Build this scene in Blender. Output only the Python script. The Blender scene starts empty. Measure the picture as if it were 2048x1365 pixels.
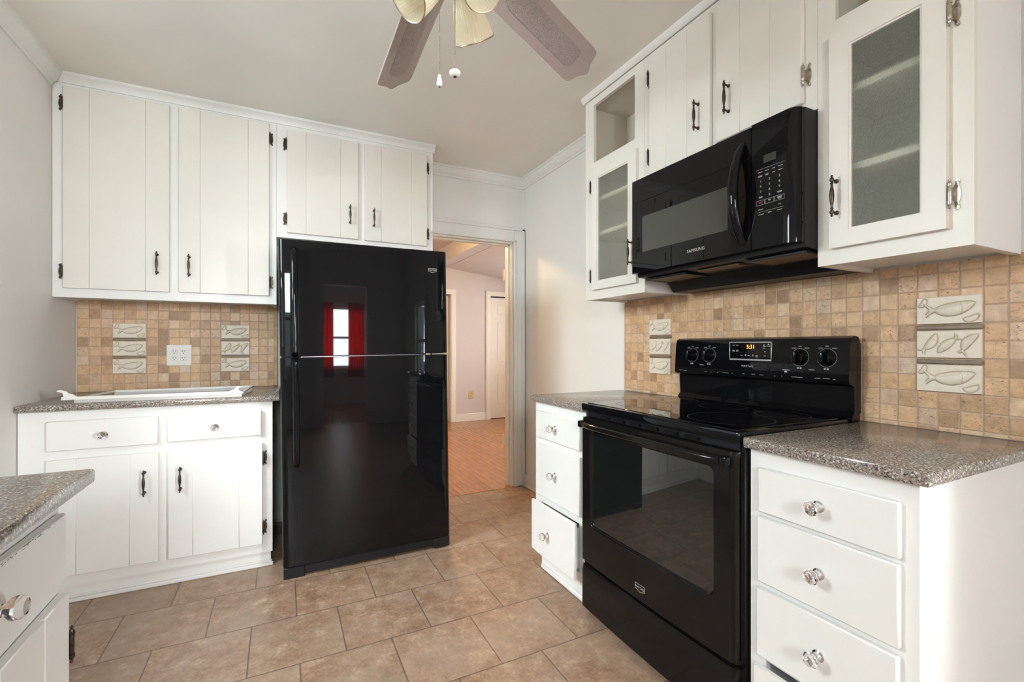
import bpy, bmesh, math, random
from math import radians as rad, pi, sin, cos
from mathutils import Vector, Matrix

random.seed(7)
scene = bpy.context.scene
COL = scene.collection

# ------------------------------------------------------------------ camera
YAW = 0.46374
cam_d = bpy.data.cameras.new('camera')
cam_d.sensor_width = 36.0
cam_d.lens = 925.85 * 36.0 / 2048.0
cam_d.shift_y = 8.5 / 2048.0
cam_d.clip_start = 0.02
cam = bpy.data.objects.new('camera', cam_d)
cam.location = (0, 0, 1.17)
cam.rotation_euler = (rad(90), 0, -YAW)
COL.objects.link(cam)
scene.camera = cam

# ------------------------------------------------------------------ world, exposure
scene.view_settings.view_transform = 'Standard'
scene.view_settings.look = 'None'
scene.view_settings.gamma = 1.0
scene.view_settings.use_curve_mapping = False
scene.view_settings.exposure = 0.80
world = bpy.data.worlds.new('world')
scene.world = world
world.use_nodes = True
wb = world.node_tree.nodes['Background']
wb.inputs[0].default_value = (0.80, 0.90, 1.0, 1)
wb.inputs[1].default_value = 1.6


def area(name, loc, rot, sx, sy, power, color):
    d = bpy.data.lights.new(name, 'AREA')
    d.shape = 'RECTANGLE'
    d.size, d.size_y = sx, sy
    d.energy = power
    d.color = color
    o = bpy.data.objects.new(name, d)
    o.location = loc
    o.rotation_euler = rot
    COL.objects.link(o)
    return o


# daylight outside the three kitchen windows (the near one is added for frontal light)
area('daylight_left_window', (-1.88, 1.54, 2.20), (0, rad(-60), rad(10)), 1.15, 0.95, 85, (0.94, 0.975, 1.0))
area('added_near_fill', (-0.47, -2.62, 2.20), (rad(60), 0, 0), 1.0, 1.2, 138, (0.92, 0.965, 1.0))  # added fill for the cabinet fronts, no window known here
area('daylight_side_window', (2.55, -2.16, 1.50), (0, rad(92), rad(-56)), 1.2, 0.60, 250, (0.94, 0.97, 1.0))
area('daylight_curtain_window', (0.92, -4.86, 1.35), (rad(90), 0, 0), 1.30, 1.25, 185, (0.92, 0.96, 1.0))
area('daylight_hall_window', (4.20, 5.3, 1.6), (0, rad(80), 0), 1.2, 1.1, 34, (0.97, 0.96, 1.0))

# ------------------------------------------------------------------ materials


class NT:
    def __init__(self, name):
        self.m = bpy.data.materials.new(name)
        self.m.use_nodes = True
        self.t = self.m.node_tree
        self.b = self.t.nodes['Principled BSDF']
        self.out = self.t.nodes['Material Output']

    def n(self, kind, **kw):
        nd = self.t.nodes.new('ShaderNode' + kind)
        for k, v in kw.items():
            setattr(nd, k, v)
        return nd

    def l(self, a, b):
        self.t.links.new(a, b)

    def math(self, op, a, b=None, c=None):
        nd = self.n('Math', operation=op)
        for i, v in enumerate((a, b, c)):
            if v is None:
                continue
            if isinstance(v, (int, float)):
                nd.inputs[i].default_value = v
            else:
                self.l(v, nd.inputs[i])
        return nd.outputs[0]

    def ramp(self, fac, stops, interp='LINEAR'):
        nd = self.n('ValToRGB')
        nd.color_ramp.interpolation = interp
        e = nd.color_ramp.elements
        while len(e) < len(stops):
            e.new(0.5)
        for i, (p, c) in enumerate(stops):
            e[i].position = p
            e[i].color = (c[0], c[1], c[2], 1)
        self.l(fac, nd.inputs[0])
        return nd.outputs[0]

    def mix(self, fac, a, b, blend='MIX'):
        nd = self.n('Mix', data_type='RGBA', blend_type=blend)
        for idx, v in ((0, fac), (6, a), (7, b)):
            if isinstance(v, (int, float)):
                nd.inputs[idx].default_value = v
            elif isinstance(v, tuple):
                nd.inputs[idx].default_value = (v[0], v[1], v[2], 1)
            else:
                self.l(v, nd.inputs[idx])
        return nd.outputs[2]

    def noise(self, vec, scale, detail=4, rough=0.55, dist=0.0):
        nd = self.n('TexNoise')
        nd.inputs['Scale'].default_value = scale
        nd.inputs['Detail'].default_value = detail
        nd.inputs['Roughness'].default_value = rough
        nd.inputs['Distortion'].default_value = dist
        if vec is not None:
            self.l(vec, nd.inputs['Vector'])
        return nd.outputs[0]

    def coords(self):
        return self.n('TexCoord').outputs['Object']

    def mapping(self, vec, loc=(0, 0, 0), scale=(1, 1, 1), rot=(0, 0, 0)):
        nd = self.n('Mapping')
        nd.inputs['Location'].default_value = loc
        nd.inputs['Rotation'].default_value = rot
        nd.inputs['Scale'].default_value = scale
        self.l(vec, nd.inputs['Vector'])
        return nd.outputs[0]

    def bump(self, h, strength=0.3, dist=0.002):
        nd = self.n('Bump')
        nd.inputs['Strength'].default_value = strength
        nd.inputs['Distance'].default_value = dist
        self.l(h, nd.inputs['Height'])
        self.l(nd.outputs[0], self.b.inputs['Normal'])

    def set(self, **kw):
        for k, v in kw.items():
            k = k.replace('_', ' ')
            if isinstance(v, tuple):
                v = (v[0], v[1], v[2], 1)
                self.b.inputs[k].default_value = v
            elif isinstance(v, (int, float)):
                self.b.inputs[k].default_value = v
            else:
                self.l(v, self.b.inputs[k])
        return self


def simple(name, col, rough=0.5, metal=0.0, var=0.06, scale=9.0, spec=0.5, bump=0.0, coat=0.0):
    t = NT(name)
    co = t.coords()
    nz = t.noise(co, scale, 4)
    a = tuple(c * (1 - var) for c in col)
    b = tuple(min(1, c * (1 + var)) for c in col)
    t.set(Base_Color=t.ramp(nz, [(0.3, a), (0.7, b)]), Roughness=rough, Metallic=metal)
    t.b.inputs['Specular IOR Level'].default_value = spec
    t.b.inputs['Coat Weight'].default_value = coat
    t.b.inputs['Coat Roughness'].default_value = 0.03
    if bump:
        t.bump(t.noise(co, scale * 18, 3), bump, 0.001)
    return t.m


M = {}
M['wall'] = simple('wall_paint_shaded', (0.84, 0.81, 0.775), 0.6, var=0.025, scale=3, spec=0.3, bump=0.08)
M['wall_lit'] = simple('wall_paint_lit', (0.85, 0.84, 0.80), 0.55, var=0.02, scale=3, spec=0.3, bump=0.08)  # same paint as the left wall; this lighter copy holds the daylight in its colour
M['ceiling'] = simple('ceiling_paint', (0.90, 0.865, 0.80), 0.7, var=0.025, scale=2, spec=0.2, bump=0.08)
M['trim'] = simple('trim_paint', (0.84, 0.83, 0.79), 0.38, var=0.02, scale=4)
M['cab'] = simple('cabinet_paint', (0.86, 0.85, 0.82), 0.36, var=0.018, scale=5, bump=0.05)
M['cab_cream'] = simple('cabinet_door_cream_paint', (0.82, 0.785, 0.715), 0.36, var=0.02, scale=5, bump=0.05)
M['cab_in'] = simple('cabinet_inside_paint', (0.74, 0.68, 0.585), 0.5, var=0.03, scale=5)
M['cab_under'] = simple('cabinet_underside', (0.70, 0.66, 0.58), 0.55, var=0.08, scale=10)
M['dark'] = simple('dark_gap', (0.009, 0.008, 0.007), 0.8, spec=0.1)
M['lilac'] = simple('lilac_wall_paint', (0.64, 0.605, 0.615), 0.6, var=0.02, scale=3, spec=0.3)
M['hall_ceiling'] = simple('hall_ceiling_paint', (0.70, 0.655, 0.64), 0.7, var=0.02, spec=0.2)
M['black'] = simple('black_gloss_enamel', (0.005, 0.005, 0.006), 0.02, var=0.1, spec=0.25)
M['black_metal'] = simple('black_satin_enamel', (0.008, 0.0072, 0.007), 0.09, var=0.1, spec=0.22)
M['black_matte'] = simple('black_plastic', (0.010, 0.010, 0.012), 0.42, var=0.1, spec=0.3)
M['black_glass'] = simple('black_glass', (0.004, 0.004, 0.005), 0.02, var=0.1, spec=0.6)
M['oven_glass'] = simple('oven_window_glass', (0.009, 0.010, 0.010), 0.015, var=0.1, spec=1.0)
M['mw_glass'] = simple('microwave_window_screen', (0.045, 0.047, 0.037), 0.10, var=0.05, scale=2, spec=0.7)
M['chrome'] = simple('chrome', (0.75, 0.75, 0.76), 0.12, 1.0, var=0.02)
M['gunmetal'] = simple('gunmetal', (0.16, 0.16, 0.18), 0.2, 1.0, var=0.02)
M['silver'] = simple('silver_print', (0.62, 0.62, 0.62), 0.3, 0.6, var=0.02)
M['print'] = simple('grey_print', (0.42, 0.42, 0.41), 0.5, var=0.02)
M['print_dim'] = simple('dim_grey_print', (0.16, 0.165, 0.16), 0.5, var=0.02)
M['print_red'] = simple('red_print', (0.30, 0.02, 0.03), 0.5, var=0.02)
M['ring'] = simple('burner_ring_print', (0.06, 0.06, 0.065), 0.3, var=0.02)
M['bronze'] = simple('antique_brass', (0.075, 0.06, 0.042), 0.33, 0.85, var=0.35, scale=120)
M['nickel'] = simple('worn_nickel', (0.52, 0.47, 0.40), 0.25, 0.9, var=0.25, scale=90)
M['plate'] = simple('white_plastic', (0.82, 0.80, 0.74), 0.35, var=0.02)
M['ivory'] = simple('ivory_plastic', (0.62, 0.50, 0.25), 0.4, var=0.02)
M['slot'] = simple('dark_slot', (0.03, 0.028, 0.025), 0.6)
M['tray_metal'] = simple('white_enamelled_metal', (0.86, 0.84, 0.78), 0.3, var=0.03)
M['tray_grey'] = simple('grey_metal_strip', (0.60, 0.58, 0.54), 0.35, var=0.05)
M['wood_trim'] = simple('bare_wood_strip', (0.50, 0.33, 0.16), 0.5, var=0.2, scale=20)
def mk_relief():
    t = NT('cream_ceramic_with_brown_glaze')
    a = t.n('Attribute', attribute_name='glaze')
    nz = t.noise(t.coords(), 60, 4)
    base = t.ramp(nz, [(0.3, (0.76, 0.68, 0.555)), (0.7, (0.82, 0.745, 0.62))])
    t.set(Base_Color=t.mix(t.math('MULTIPLY', a.outputs['Fac'], 0.75), base, (0.36, 0.26, 0.155)), Roughness=0.4)
    return t.m


M['relief'] = mk_relief()
M['liner'] = simple('pewter_liner', (0.24, 0.19, 0.13), 0.4, 0.1, var=0.15, scale=40)
M['filter'] = simple('greasy_filter_mesh', (0.15, 0.095, 0.05), 0.5, 0.3, var=0.5, scale=300)
M['blade'] = simple('fan_blade_taupe', (0.44, 0.365, 0.335), 0.42, var=0.04, scale=8)
M['brass_dull'] = simple('dull_brass', (0.42, 0.34, 0.2), 0.3, 0.9, var=0.1)
def mk_curtain():
    t = NT('red_curtain_fabric')
    nz = t.noise(t.coords(), 15, 3)
    c = t.ramp(nz, [(0.3, (0.72, 0.03, 0.022)), (0.7, (0.88, 0.055, 0.04))])
    t.set(Base_Color=c, Roughness=0.8)
    tl = t.n('BsdfTranslucent')
    t.l(c, tl.inputs[0])
    mx = t.n('MixShader')
    mx.inputs[0].default_value = 0.65
    t.l(t.b.outputs[0], mx.inputs[1])
    t.l(tl.outputs[0], mx.inputs[2])
    t.l(mx.outputs[0], t.out.inputs['Surface'])
    return t.m


M['curtain'] = mk_curtain()
M['door'] = simple('panel_door_paint', (0.82, 0.79, 0.72), 0.4, var=0.02)
M['jamb'] = simple('jamb_paint', (0.80, 0.76, 0.66), 0.4, var=0.03)


def mk_cane():
    t = NT('woven_cane')
    co = t.coords()
    w1 = t.n('TexVoronoi')
    w1.inputs['Scale'].default_value = 330
    t.l(co, w1.inputs['Vector'])
    t.set(Base_Color=t.ramp(w1.outputs['Distance'], [(0.15, (0.48, 0.41, 0.38)), (0.7, (0.31, 0.255, 0.235))]), Roughness=0.5)
    t.bump(w1.outputs['Distance'], 0.8, 0.002)
    return t.m


M['cane'] = mk_cane()


def mk_granite():
    t = NT('speckled_granite')
    co = t.coords()
    n1 = t.noise(co, 190, 3, 0.62)
    n2 = t.noise(t.mapping(co, (3, 1, 2)), 260, 2, 0.5)
    n3 = t.noise(t.mapping(co, (7, 5, 2)), 110, 3, 0.6)
    base = t.ramp(n1, [(0.34, (0.10, 0.085, 0.072)), (0.45, (0.21, 0.178, 0.152)), (0.54, (0.36, 0.315, 0.275)), (0.63, (0.66, 0.62, 0.57))])
    pink = t.mix(t.ramp(n3, [(0.50, (0, 0, 0)), (0.60, (1, 1, 1))]), base, (0.28, 0.215, 0.175))
    fleck = t.ramp(n2, [(0.36, (1, 1, 1)), (0.42, (0, 0, 0))])
    col = t.mix(fleck, pink, (0.045, 0.04, 0.038))
    t.set(Base_Color=col, Roughness=0.13)
    t.b.inputs['Specular IOR Level'].default_value = 0.38
    t.bump(n1, 0.04, 0.0004)
    return t.m


M['granite'] = mk_granite()


def mk_tiles(name, axis, pitch_u, pitch_z, off_u, off_z):
    """Tumbled travertine squares; axis 0: tiles run along x, 1: along y."""
    t = NT(name)
    co = t.coords()
    wob = t.noise(co, 45, 3)
    sep = t.n('SeparateXYZ')
    t.l(co, sep.inputs[0])
    jig = t.math('MULTIPLY', t.math('SUBTRACT', wob, 0.5), 0.0042)
    u = t.math('ADD', sep.outputs[axis], jig)
    z = t.math('ADD', sep.outputs[2], t.math('MULTIPLY', jig, -1.0))
    us = t.math('DIVIDE', t.math('SUBTRACT', u, off_u), pitch_u)
    zs = t.math('DIVIDE', t.math('SUBTRACT', z, off_z), pitch_z)
    fu, fz = t.math('FLOOR', us), t.math('FLOOR', zs)
    comb = t.n('CombineXYZ')
    t.l(fu, comb.inputs[0])
    t.l(fz, comb.inputs[1])
    wn = t.n('TexWhiteNoise')
    t.l(comb.outputs[0], wn.inputs['Vector'])
    ru, rz = t.math('SUBTRACT', us, fu), t.math('SUBTRACT', zs, fz)
    du = t.math('MULTIPLY', t.math('MINIMUM', ru, t.math('SUBTRACT', 1.0, ru)), pitch_u)
    dz = t.math('MULTIPLY', t.math('MINIMUM', rz, t.math('SUBTRACT', 1.0, rz)), pitch_z)
    d = t.math('MINIMUM', du, dz)
    tone = t.ramp(wn.outputs['Value'], [(0.0, (0.40, 0.265, 0.165)), (0.12, (0.53, 0.37, 0.24)), (0.35, (0.66, 0.46, 0.29)), (0.6, (0.69, 0.50, 0.33)), (0.82, (0.73, 0.575, 0.43)), (0.92, (0.58, 0.43, 0.325)), (1.0, (0.70, 0.60, 0.49))])
    cloud = t.noise(co, 38, 5, 0.65)
    tone = t.mix(1.0, tone, (1.05, 0.975, 0.87), 'MULTIPLY')
    tone = t.mix(0.55, tone, t.ramp(cloud, [(0.3, (0.58, 0.53, 0.48)), (0.7, (1.22, 1.22, 1.22))]), 'MULTIPLY')
    pits = t.noise(t.mapping(co, (0, 0, 0), (1, 1, 1.7)), 115, 5, 0.72, 0.6)
    sepc = t.n('SeparateColor')
    t.l(wn.outputs['Color'], sepc.inputs[0])
    patch = t.math('ADD', t.math('MULTIPLY', t.noise(co, 30, 3), 0.8), t.math('MULTIPLY', t.math('SUBTRACT', sepc.outputs[1], 0.5), 0.45))
    pm = t.math('MULTIPLY', t.ramp(pits, [(0.355, (1, 1, 1)), (0.42, (0, 0, 0))]), t.ramp(patch, [(0.22, (0, 0, 0)), (0.54, (1, 1, 1))]))
    tone = t.mix(pm, tone, (0.20, 0.115, 0.065))
    g = t.ramp(d, [(0.0007, (1, 1, 1)), (0.0015, (0, 0, 0))])
    col = t.mix(g, tone, (0.50, 0.345, 0.245))
    t.set(Base_Color=col, Roughness=0.42)
    h = t.math('SUBTRACT', t.ramp(d, [(0.0, (0, 0, 0)), (0.0045, (1, 1, 1))], 'EASE'), t.math('MULTIPLY', pm, 0.5))
    t.bump(h, 0.55, 0.0022)
    return t.m


def mk_floor_tile():
    t = NT('stone_look_floor_tile')
    co = t.coords()
    sep = t.n('SeparateXYZ')
    t.l(co, sep.inputs[0])
    P = 0.3335
    ys = t.math('DIVIDE', t.math('SUBTRACT', sep.outputs[1], 2.2025), P)
    fy = t.math('FLOOR', ys)
    odd = t.math('ABSOLUTE', t.math('MODULO', fy, 2.0))
    off = t.math('ADD', 0.064, t.math('MULTIPLY', odd, 0.163))
    xs = t.math('DIVIDE', t.math('SUBTRACT', sep.outputs[0], off), P)
    fx = t.math('FLOOR', xs)
    comb = t.n('CombineXYZ')
    t.l(fx, comb.inputs[0])
    t.l(fy, comb.inputs[1])
    wn = t.n('TexWhiteNoise')
    t.l(comb.outputs[0], wn.inputs['Vector'])
    rx, ry = t.math('SUBTRACT', xs, fx), t.math('SUBTRACT', ys, fy)
    d = t.math('MULTIPLY', t.math('MINIMUM', t.math('MINIMUM', rx, t.math('SUBTRACT', 1.0, rx)), t.math('MINIMUM', ry, t.math('SUBTRACT', 1.0, ry))), P)
    sh = t.n('VectorMath', operation='ADD')
    t.l(co, sh.inputs[0])
    sc = t.n('VectorMath', operation='SCALE')
    t.l(wn.outputs['Color'], sc.inputs[0])
    sc.inputs['Scale'].default_value = 9.0
    t.l(sc.outputs[0], sh.inputs[1])
    n1 = t.noise(sh.outputs[0], 15, 9, 0.74, 0.15)
    n2 = t.noise(sh.outputs[0], 85, 5, 0.72)
    n3 = t.noise(sh.outputs[0], 3.5, 3, 0.5)
    col = t.ramp(n1, [(0.30, (0.22, 0.128, 0.080)), (0.43, (0.31, 0.188, 0.12)), (0.56, (0.40, 0.262, 0.176)), (0.70, (0.58, 0.435, 0.325))])
    col = t.mix(0.45, col, t.ramp(n2, [(0.34, (0.42, 0.37, 0.33)), (0.62, (1.28, 1.26, 1.24))]), 'MULTIPLY')
    col = t.mix(t.ramp(n3, [(0.38, (0, 0, 0)), (0.70, (0.6, 0.6, 0.6))]), col, (0.40, 0.305, 0.235))
    col = t.mix(0.25, col, t.ramp(wn.outputs['Value'], [(0, (0.72, 0.70, 0.68)), (1, (1.15, 1.12, 1.1))]), 'MULTIPLY')
    g = t.ramp(d, [(0.0020, (1, 1, 1)), (0.0032, (0, 0, 0))])
    col = t.mix(g, col, (0.10, 0.066, 0.048))
    t.set(Base_Color=col, Roughness=t.math('ADD', 0.30, t.math('MULTIPLY', n2, 0.18)))
    h = t.math('ADD', t.ramp(d, [(0.0, (0, 0, 0)), (0.005, (1, 1, 1))], 'EASE'), t.math('MULTIPLY', n2, 0.25))
    t.bump(h, 0.35, 0.0025)
    return t.m


def mk_hardwood():
    t = NT('oak_strip_floor')
    co = t.coords()
    sep = t.n('SeparateXYZ')
    t.l(co, sep.inputs[0])
    xs = t.math('DIVIDE', sep.outputs[0], 0.057)
    fx = t.math('FLOOR', xs)
    wn0 = t.n('TexWhiteNoise', noise_dimensions='1D')
    t.l(fx, wn0.inputs['W'])
    ys = t.math('ADD', t.math('DIVIDE', sep.outputs[1], 0.8), t.math('MULTIPLY', wn0.outputs['Value'], 5.0))
    fy = t.math('FLOOR', ys)
    comb = t.n('CombineXYZ')
    t.l(fx, comb.inputs[0])
    t.l(fy, comb.inputs[1])
    wn = t.n('TexWhiteNoise')
    t.l(comb.outputs[0], wn.inputs['Vector'])
    rx = t.math('SUBTRACT', xs, fx)
    ry = t.math('SUBTRACT', ys, fy)
    dx = t.math('MULTIPLY', t.math('MINIMUM', rx, t.math('SUBTRACT', 1.0, rx)), 0.057)
    dy = t.math('MULTIPLY', t.math('MINIMUM', ry, t.math('SUBTRACT', 1.0, ry)), 0.8)
    grain = t.noise(t.mapping(co, (0, 0, 0), (26, 1.6, 1)), 4, 5, 0.6, 0.8)
    col = t.ramp(grain, [(0.3, (0.28, 0.105, 0.030)), (0.5, (0.41, 0.165, 0.05)), (0.7, (0.53, 0.235, 0.08))])
    col = t.mix(0.6, col, t.ramp(wn.outputs['Value'], [(0, (0.84, 0.82, 0.80)), (1, (1.08, 1.08, 1.08))]), 'MULTIPLY')
    g = t.ramp(t.math('MINIMUM', dx, dy), [(0.0002, (1, 1, 1)), (0.0008, (0, 0, 0))])
    col = t.mix(g, col, (0.20, 0.08, 0.03))
    t.set(Base_Color=col, Roughness=0.22)
    t.bump(grain, 0.05, 0.001)
    return t.m


def mk_glass_pane():
    """Pebbled obscure glass: part refracting, part letting light straight through."""
    t = NT('pebbled_glass')
    co = t.coords()
    v = t.noise(co, 190, 2, 0.5)
    bmp = t.n('Bump')
    bmp.inputs['Strength'].default_value = 0.8
    bmp.inputs['Distance'].default_value = 0.003
    t.l(v, bmp.inputs['Height'])
    t.set(Base_Color=(0.84, 0.86, 0.79), Roughness=0.04)
    t.b.inputs['Transmission Weight'].default_value = 1.0
    t.b.inputs['IOR'].default_value = 1.45
    t.l(bmp.outputs[0], t.b.inputs['Normal'])
    tr = t.n('BsdfTransparent')
    tr.inputs[0].default_value = (0.95, 0.95, 0.90, 1)
    mx = t.n('MixShader')
    mx.inputs[0].default_value = 0.60
    t.l(t.b.outputs[0], mx.inputs[1])
    t.l(tr.outputs[0], mx.inputs[2])
    df = t.n('BsdfDiffuse')
    df.inputs[0].default_value = (0.62, 0.64, 0.58, 1)
    m2 = t.n('MixShader')
    m2.inputs[0].default_value = 0.08
    t.l(mx.outputs[0], m2.inputs[1])
    t.l(df.outputs[0], m2.inputs[2])
    t.l(m2.outputs[0], t.out.inputs['Surface'])
    return t.m


def mk_window_glass():
    t = NT('window_glass')
    gl = t.n('BsdfGlossy')
    gl.inputs['Roughness'].default_value = 0.02
    tr = t.n('BsdfTransparent')
    nz = t.noise(t.coords(), 2, 1)
    t.l(t.ramp(nz, [(0, (0.93, 0.96, 0.95)), (1, (0.97, 0.98, 0.98))]), tr.inputs[0])
    mx = t.n('MixShader')
    mx.inputs[0].default_value = 0.06
    t.l(tr.outputs[0], mx.inputs[1])
    t.l(gl.outputs[0], mx.inputs[2])
    t.l(mx.outputs[0], t.out.inputs['Surface'])
    return t.m


def mk_crystal():
    t = NT('crystal_glass')
    nz = t.noise(t.coords(), 4, 1)
    t.set(Base_Color=t.ramp(nz, [(0, (0.96, 0.97, 0.97)), (1, (1, 1, 1))]), Roughness=0.0)
    t.b.inputs['Transmission Weight'].default_value = 1.0
    t.b.inputs['IOR'].default_value = 1.5
    return t.m


def mk_shade_glass():
    t = NT('ribbed_amber_glass')
    nz = t.noise(t.coords(), 30, 2)
    tint = t.ramp(nz, [(0.3, (0.94, 0.89, 0.74)), (0.7, (0.97, 0.945, 0.84))])
    t.set(Base_Color=tint, Roughness=0.12)
    t.b.inputs['IOR'].default_value = 1.5
    tl = t.n('BsdfTranslucent')
    t.l(tint, tl.inputs[0])
    tr = t.n('BsdfTransparent')
    tr.inputs[0].default_value = (0.97, 0.93, 0.79, 1)
    m1 = t.n('MixShader')
    m1.inputs[0].default_value = 0.40
    t.l(t.b.outputs[0], m1.inputs[1])
    t.l(tl.outputs[0], m1.inputs[2])
    m2 = t.n('MixShader')
    m2.inputs[0].default_value = 0.45
    t.l(m1.outputs[0], m2.inputs[1])
    t.l(tr.outputs[0], m2.inputs[2])
    t.l(m2.outputs[0], t.out.inputs['Surface'])
    return t.m


def mk_emit(name, col, strength):
    t = NT(name)
    t.set(Base_Color=(0.02, 0.02, 0.02), Roughness=0.5)
    t.b.inputs['Emission Color'].default_value = (*col, 1)
    t.b.inputs['Emission Strength'].default_value = strength
    return t.m


M['floor_tile'] = mk_floor_tile()
M['hardwood'] = mk_hardwood()
M['pebble'] = mk_glass_pane()
M['pane'] = mk_window_glass()
M['crystal'] = mk_crystal()
M['shade'] = mk_shade_glass()
M['led'] = mk_emit('orange_led_digits', (1.0, 0.42, 0.02), 3.0)
M['lamp_glow'] = mk_emit('lit_lamp_glass', (1.0, 0.72, 0.35), 6.0)

# ------------------------------------------------------------------ mesh builder


class MB:
    def __init__(self):
        self.v, self.f, self.mi, self.sm = [], [], [], []

    def add(self, verts, faces, mat=0, smooth=False):
        o = len(self.v)
        self.v += [tuple(p) for p in verts]
        for f in faces:
            self.f.append(tuple(i + o for i in f))
            self.mi.append(mat)
            self.sm.append(smooth)

    def add_bm(self, bm, mat=0, smooth=False):
        bm.verts.index_update()
        self.add([v.co[:] for v in bm.verts], [[v.index for v in f.verts] for f in bm.faces], mat, smooth)
        bm.free()

    def box(self, x0, x1, y0, y1, z0, z1, bev=0.0, mat=0, seg=1):
        x0, x1 = min(x0, x1), max(x0, x1)
        y0, y1 = min(y0, y1), max(y0, y1)
        z0, z1 = min(z0, z1), max(z0, z1)
        bm = bmesh.new()
        bmesh.ops.create_cube(bm, size=1.0)
        for v in bm.verts:
            v.co = Vector(((x0 + x1) / 2 + v.co.x * (x1 - x0), (y0 + y1) / 2 + v.co.y * (y1 - y0), (z0 + z1) / 2 + v.co.z * (z1 - z0)))
        if bev > 0:
            b = min(bev, 0.45 * min(x1 - x0, y1 - y0, z1 - z0))
            bmesh.ops.bevel(bm, geom=list(bm.edges), offset=b, segments=seg, profile=0.5, affect='EDGES')
        self.add_bm(bm, mat)
        return self

    def lathe(self, prof, origin=(0, 0, 0), axis=(0, 0, 1), n=24, mat=0, smooth=True, close=True, wave=None):
        """prof: (radius, height) pairs along the axis."""
        a = Vector(axis).normalized()
        q = Vector((0, 0, 1)).rotation_difference(a)
        o = Vector(origin)
        vs, fs = [], []
        for r, h in prof:
            for k in range(n):
                t = 2 * pi * k / n
                rr = r * (wave(t) if wave else 1)
                vs.append(o + q @ Vector((rr * cos(t), rr * sin(t), h)))
        for i in range(len(prof) - 1):
            for k in range(n):
                k2 = (k + 1) % n
                fs.append((i * n + k, i * n + k2, (i + 1) * n + k2, (i + 1) * n + k))
        if close:
            fs.append(tuple(reversed(range(n))))
            fs.append(tuple((len(prof) - 1) * n + k for k in range(n)))
        self.add(vs, fs, mat, smooth)
        return self

    def cyl(self, p0, p1, r0, r1=None, n=20, mat=0):
        p0, p1 = Vector(p0), Vector(p1)
        L = (p1 - p0).length
        return self.lathe([(r0, 0), (r0 if r1 is None else r1, L)], p0, p1 - p0, n, mat)

    def ball(self, c, r, mat=0, n=12, sc=(1, 1, 1)):
        prof = [(max(1e-5, r * sin(pi * i / n)), -r * cos(pi * i / n)) for i in range(n + 1)]
        o = len(self.v)
        self.lathe(prof, (0, 0, 0), (0, 0, 1), n + 4, mat)
        for i in range(o, len(self.v)):
            p = self.v[i]
            self.v[i] = (c[0] + p[0] * sc[0], c[1] + p[1] * sc[1], c[2] + p[2] * sc[2])
        return self

    def prism(self, poly, axis, a0, a1, mat=0, smooth=False, caps=True):
        """poly: 2D points; axis 'x','y','z' is the extrusion axis."""
        def P(p, a):
            if axis == 'x':
                return (a, p[0], p[1])
            if axis == 'y':
                return (p[0], a, p[1])
            return (p[0], p[1], a)
        n = len(poly)
        vs = [P(p, a0) for p in poly] + [P(p, a1) for p in poly]
        fs = [(i, (i + 1) % n, n + (i + 1) % n, n + i) for i in range(n)]
        self.add(vs, fs, mat, smooth)
        if caps:
            self.add(vs, [tuple(reversed(range(n))), tuple(range(n, 2 * n))], mat, False)
        return self

    def tube(self, pts, r, n=12, mat=0, sx=1.0, up=(0, 0, 1), caps=True):
        pts = [Vector(p) for p in pts]
        vs, fs = [], []
        for i, p in enumerate(pts):
            d = (pts[min(i + 1, len(pts) - 1)] - pts[max(i - 1, 0)]).normalized()
            a = d.cross(Vector(up))
            a = a.normalized() if a.length > 1e-4 else d.orthogonal().normalized()
            b = d.cross(a).normalized()
            rr = r[i] if isinstance(r, (list, tuple)) else r
            for k in range(n):
                t = 2 * pi * k / n
                vs.append(p + a * (rr * sx * cos(t)) + b * (rr * sin(t)))
        for i in range(len(pts) - 1):
            for k in range(n):
                k2 = (k + 1) % n
                fs.append((i * n + k, i * n + k2, (i + 1) * n + k2, (i + 1) * n + k))
        if caps:
            fs.append(tuple(reversed(range(n))))
            fs.append(tuple((len(pts) - 1) * n + k for k in range(n)))
        self.add(vs, fs, mat, True)
        return self

    def grid(self, us, vs_, fn, mat=0, smooth=True, matfn=None):
        V = [fn(u, v) for v in vs_ for u in us]
        n = len(us)
        for j in range(len(vs_) - 1):
            pass
        F = [(j * n + i, j * n + i + 1, (j + 1) * n + i + 1, (j + 1) * n + i) for j in range(len(vs_) - 1) for i in range(n - 1)]
        o = len(self.f)
        self.add(V, F, mat, smooth)
        if matfn:
            c = 0
            for j in range(len(vs_) - 1):
                for i in range(n - 1):
                    self.mi[o + c] = matfn((us[i] + us[i + 1]) / 2, (vs_[j] + vs_[j + 1]) / 2)
                    c += 1
        return self

    def mesh(self, name, mats, origin=(0, 0, 0), fix=True):
        me = bpy.data.meshes.new(name)
        ox, oy, oz = origin
        me.from_pydata([(x - ox, y - oy, z - oz) for x, y, z in self.v], [], self.f)
        for m in (mats if isinstance(mats, (list, tuple)) else [mats]):
            me.materials.append(M[m] if isinstance(m, str) else m)
        me.polygons.foreach_set('material_index', self.mi)
        me.polygons.foreach_set('use_smooth', self.sm)
        if fix:
            bm = bmesh.new()
            bm.from_mesh(me)
            bmesh.ops.recalc_face_normals(bm, faces=bm.faces)
            bm.to_mesh(me)
            bm.free()
        me.set_sharp_from_angle(angle=rad(38))
        me.update()
        return me

    def build(self, name, mats, parent=None, fix=True, label=None):
        org = origin_of(parent)
        o = bpy.data.objects.new(name, self.mesh(name, mats, org, fix))
        COL.objects.link(o)
        o.parent = parent
        if label:
            o['label'] = label
        return o


def origin_of(p):
    while p is not None and p.parent is not None:
        p = p.parent
    return tuple(p.location) if p is not None else (0, 0, 0)


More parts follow.
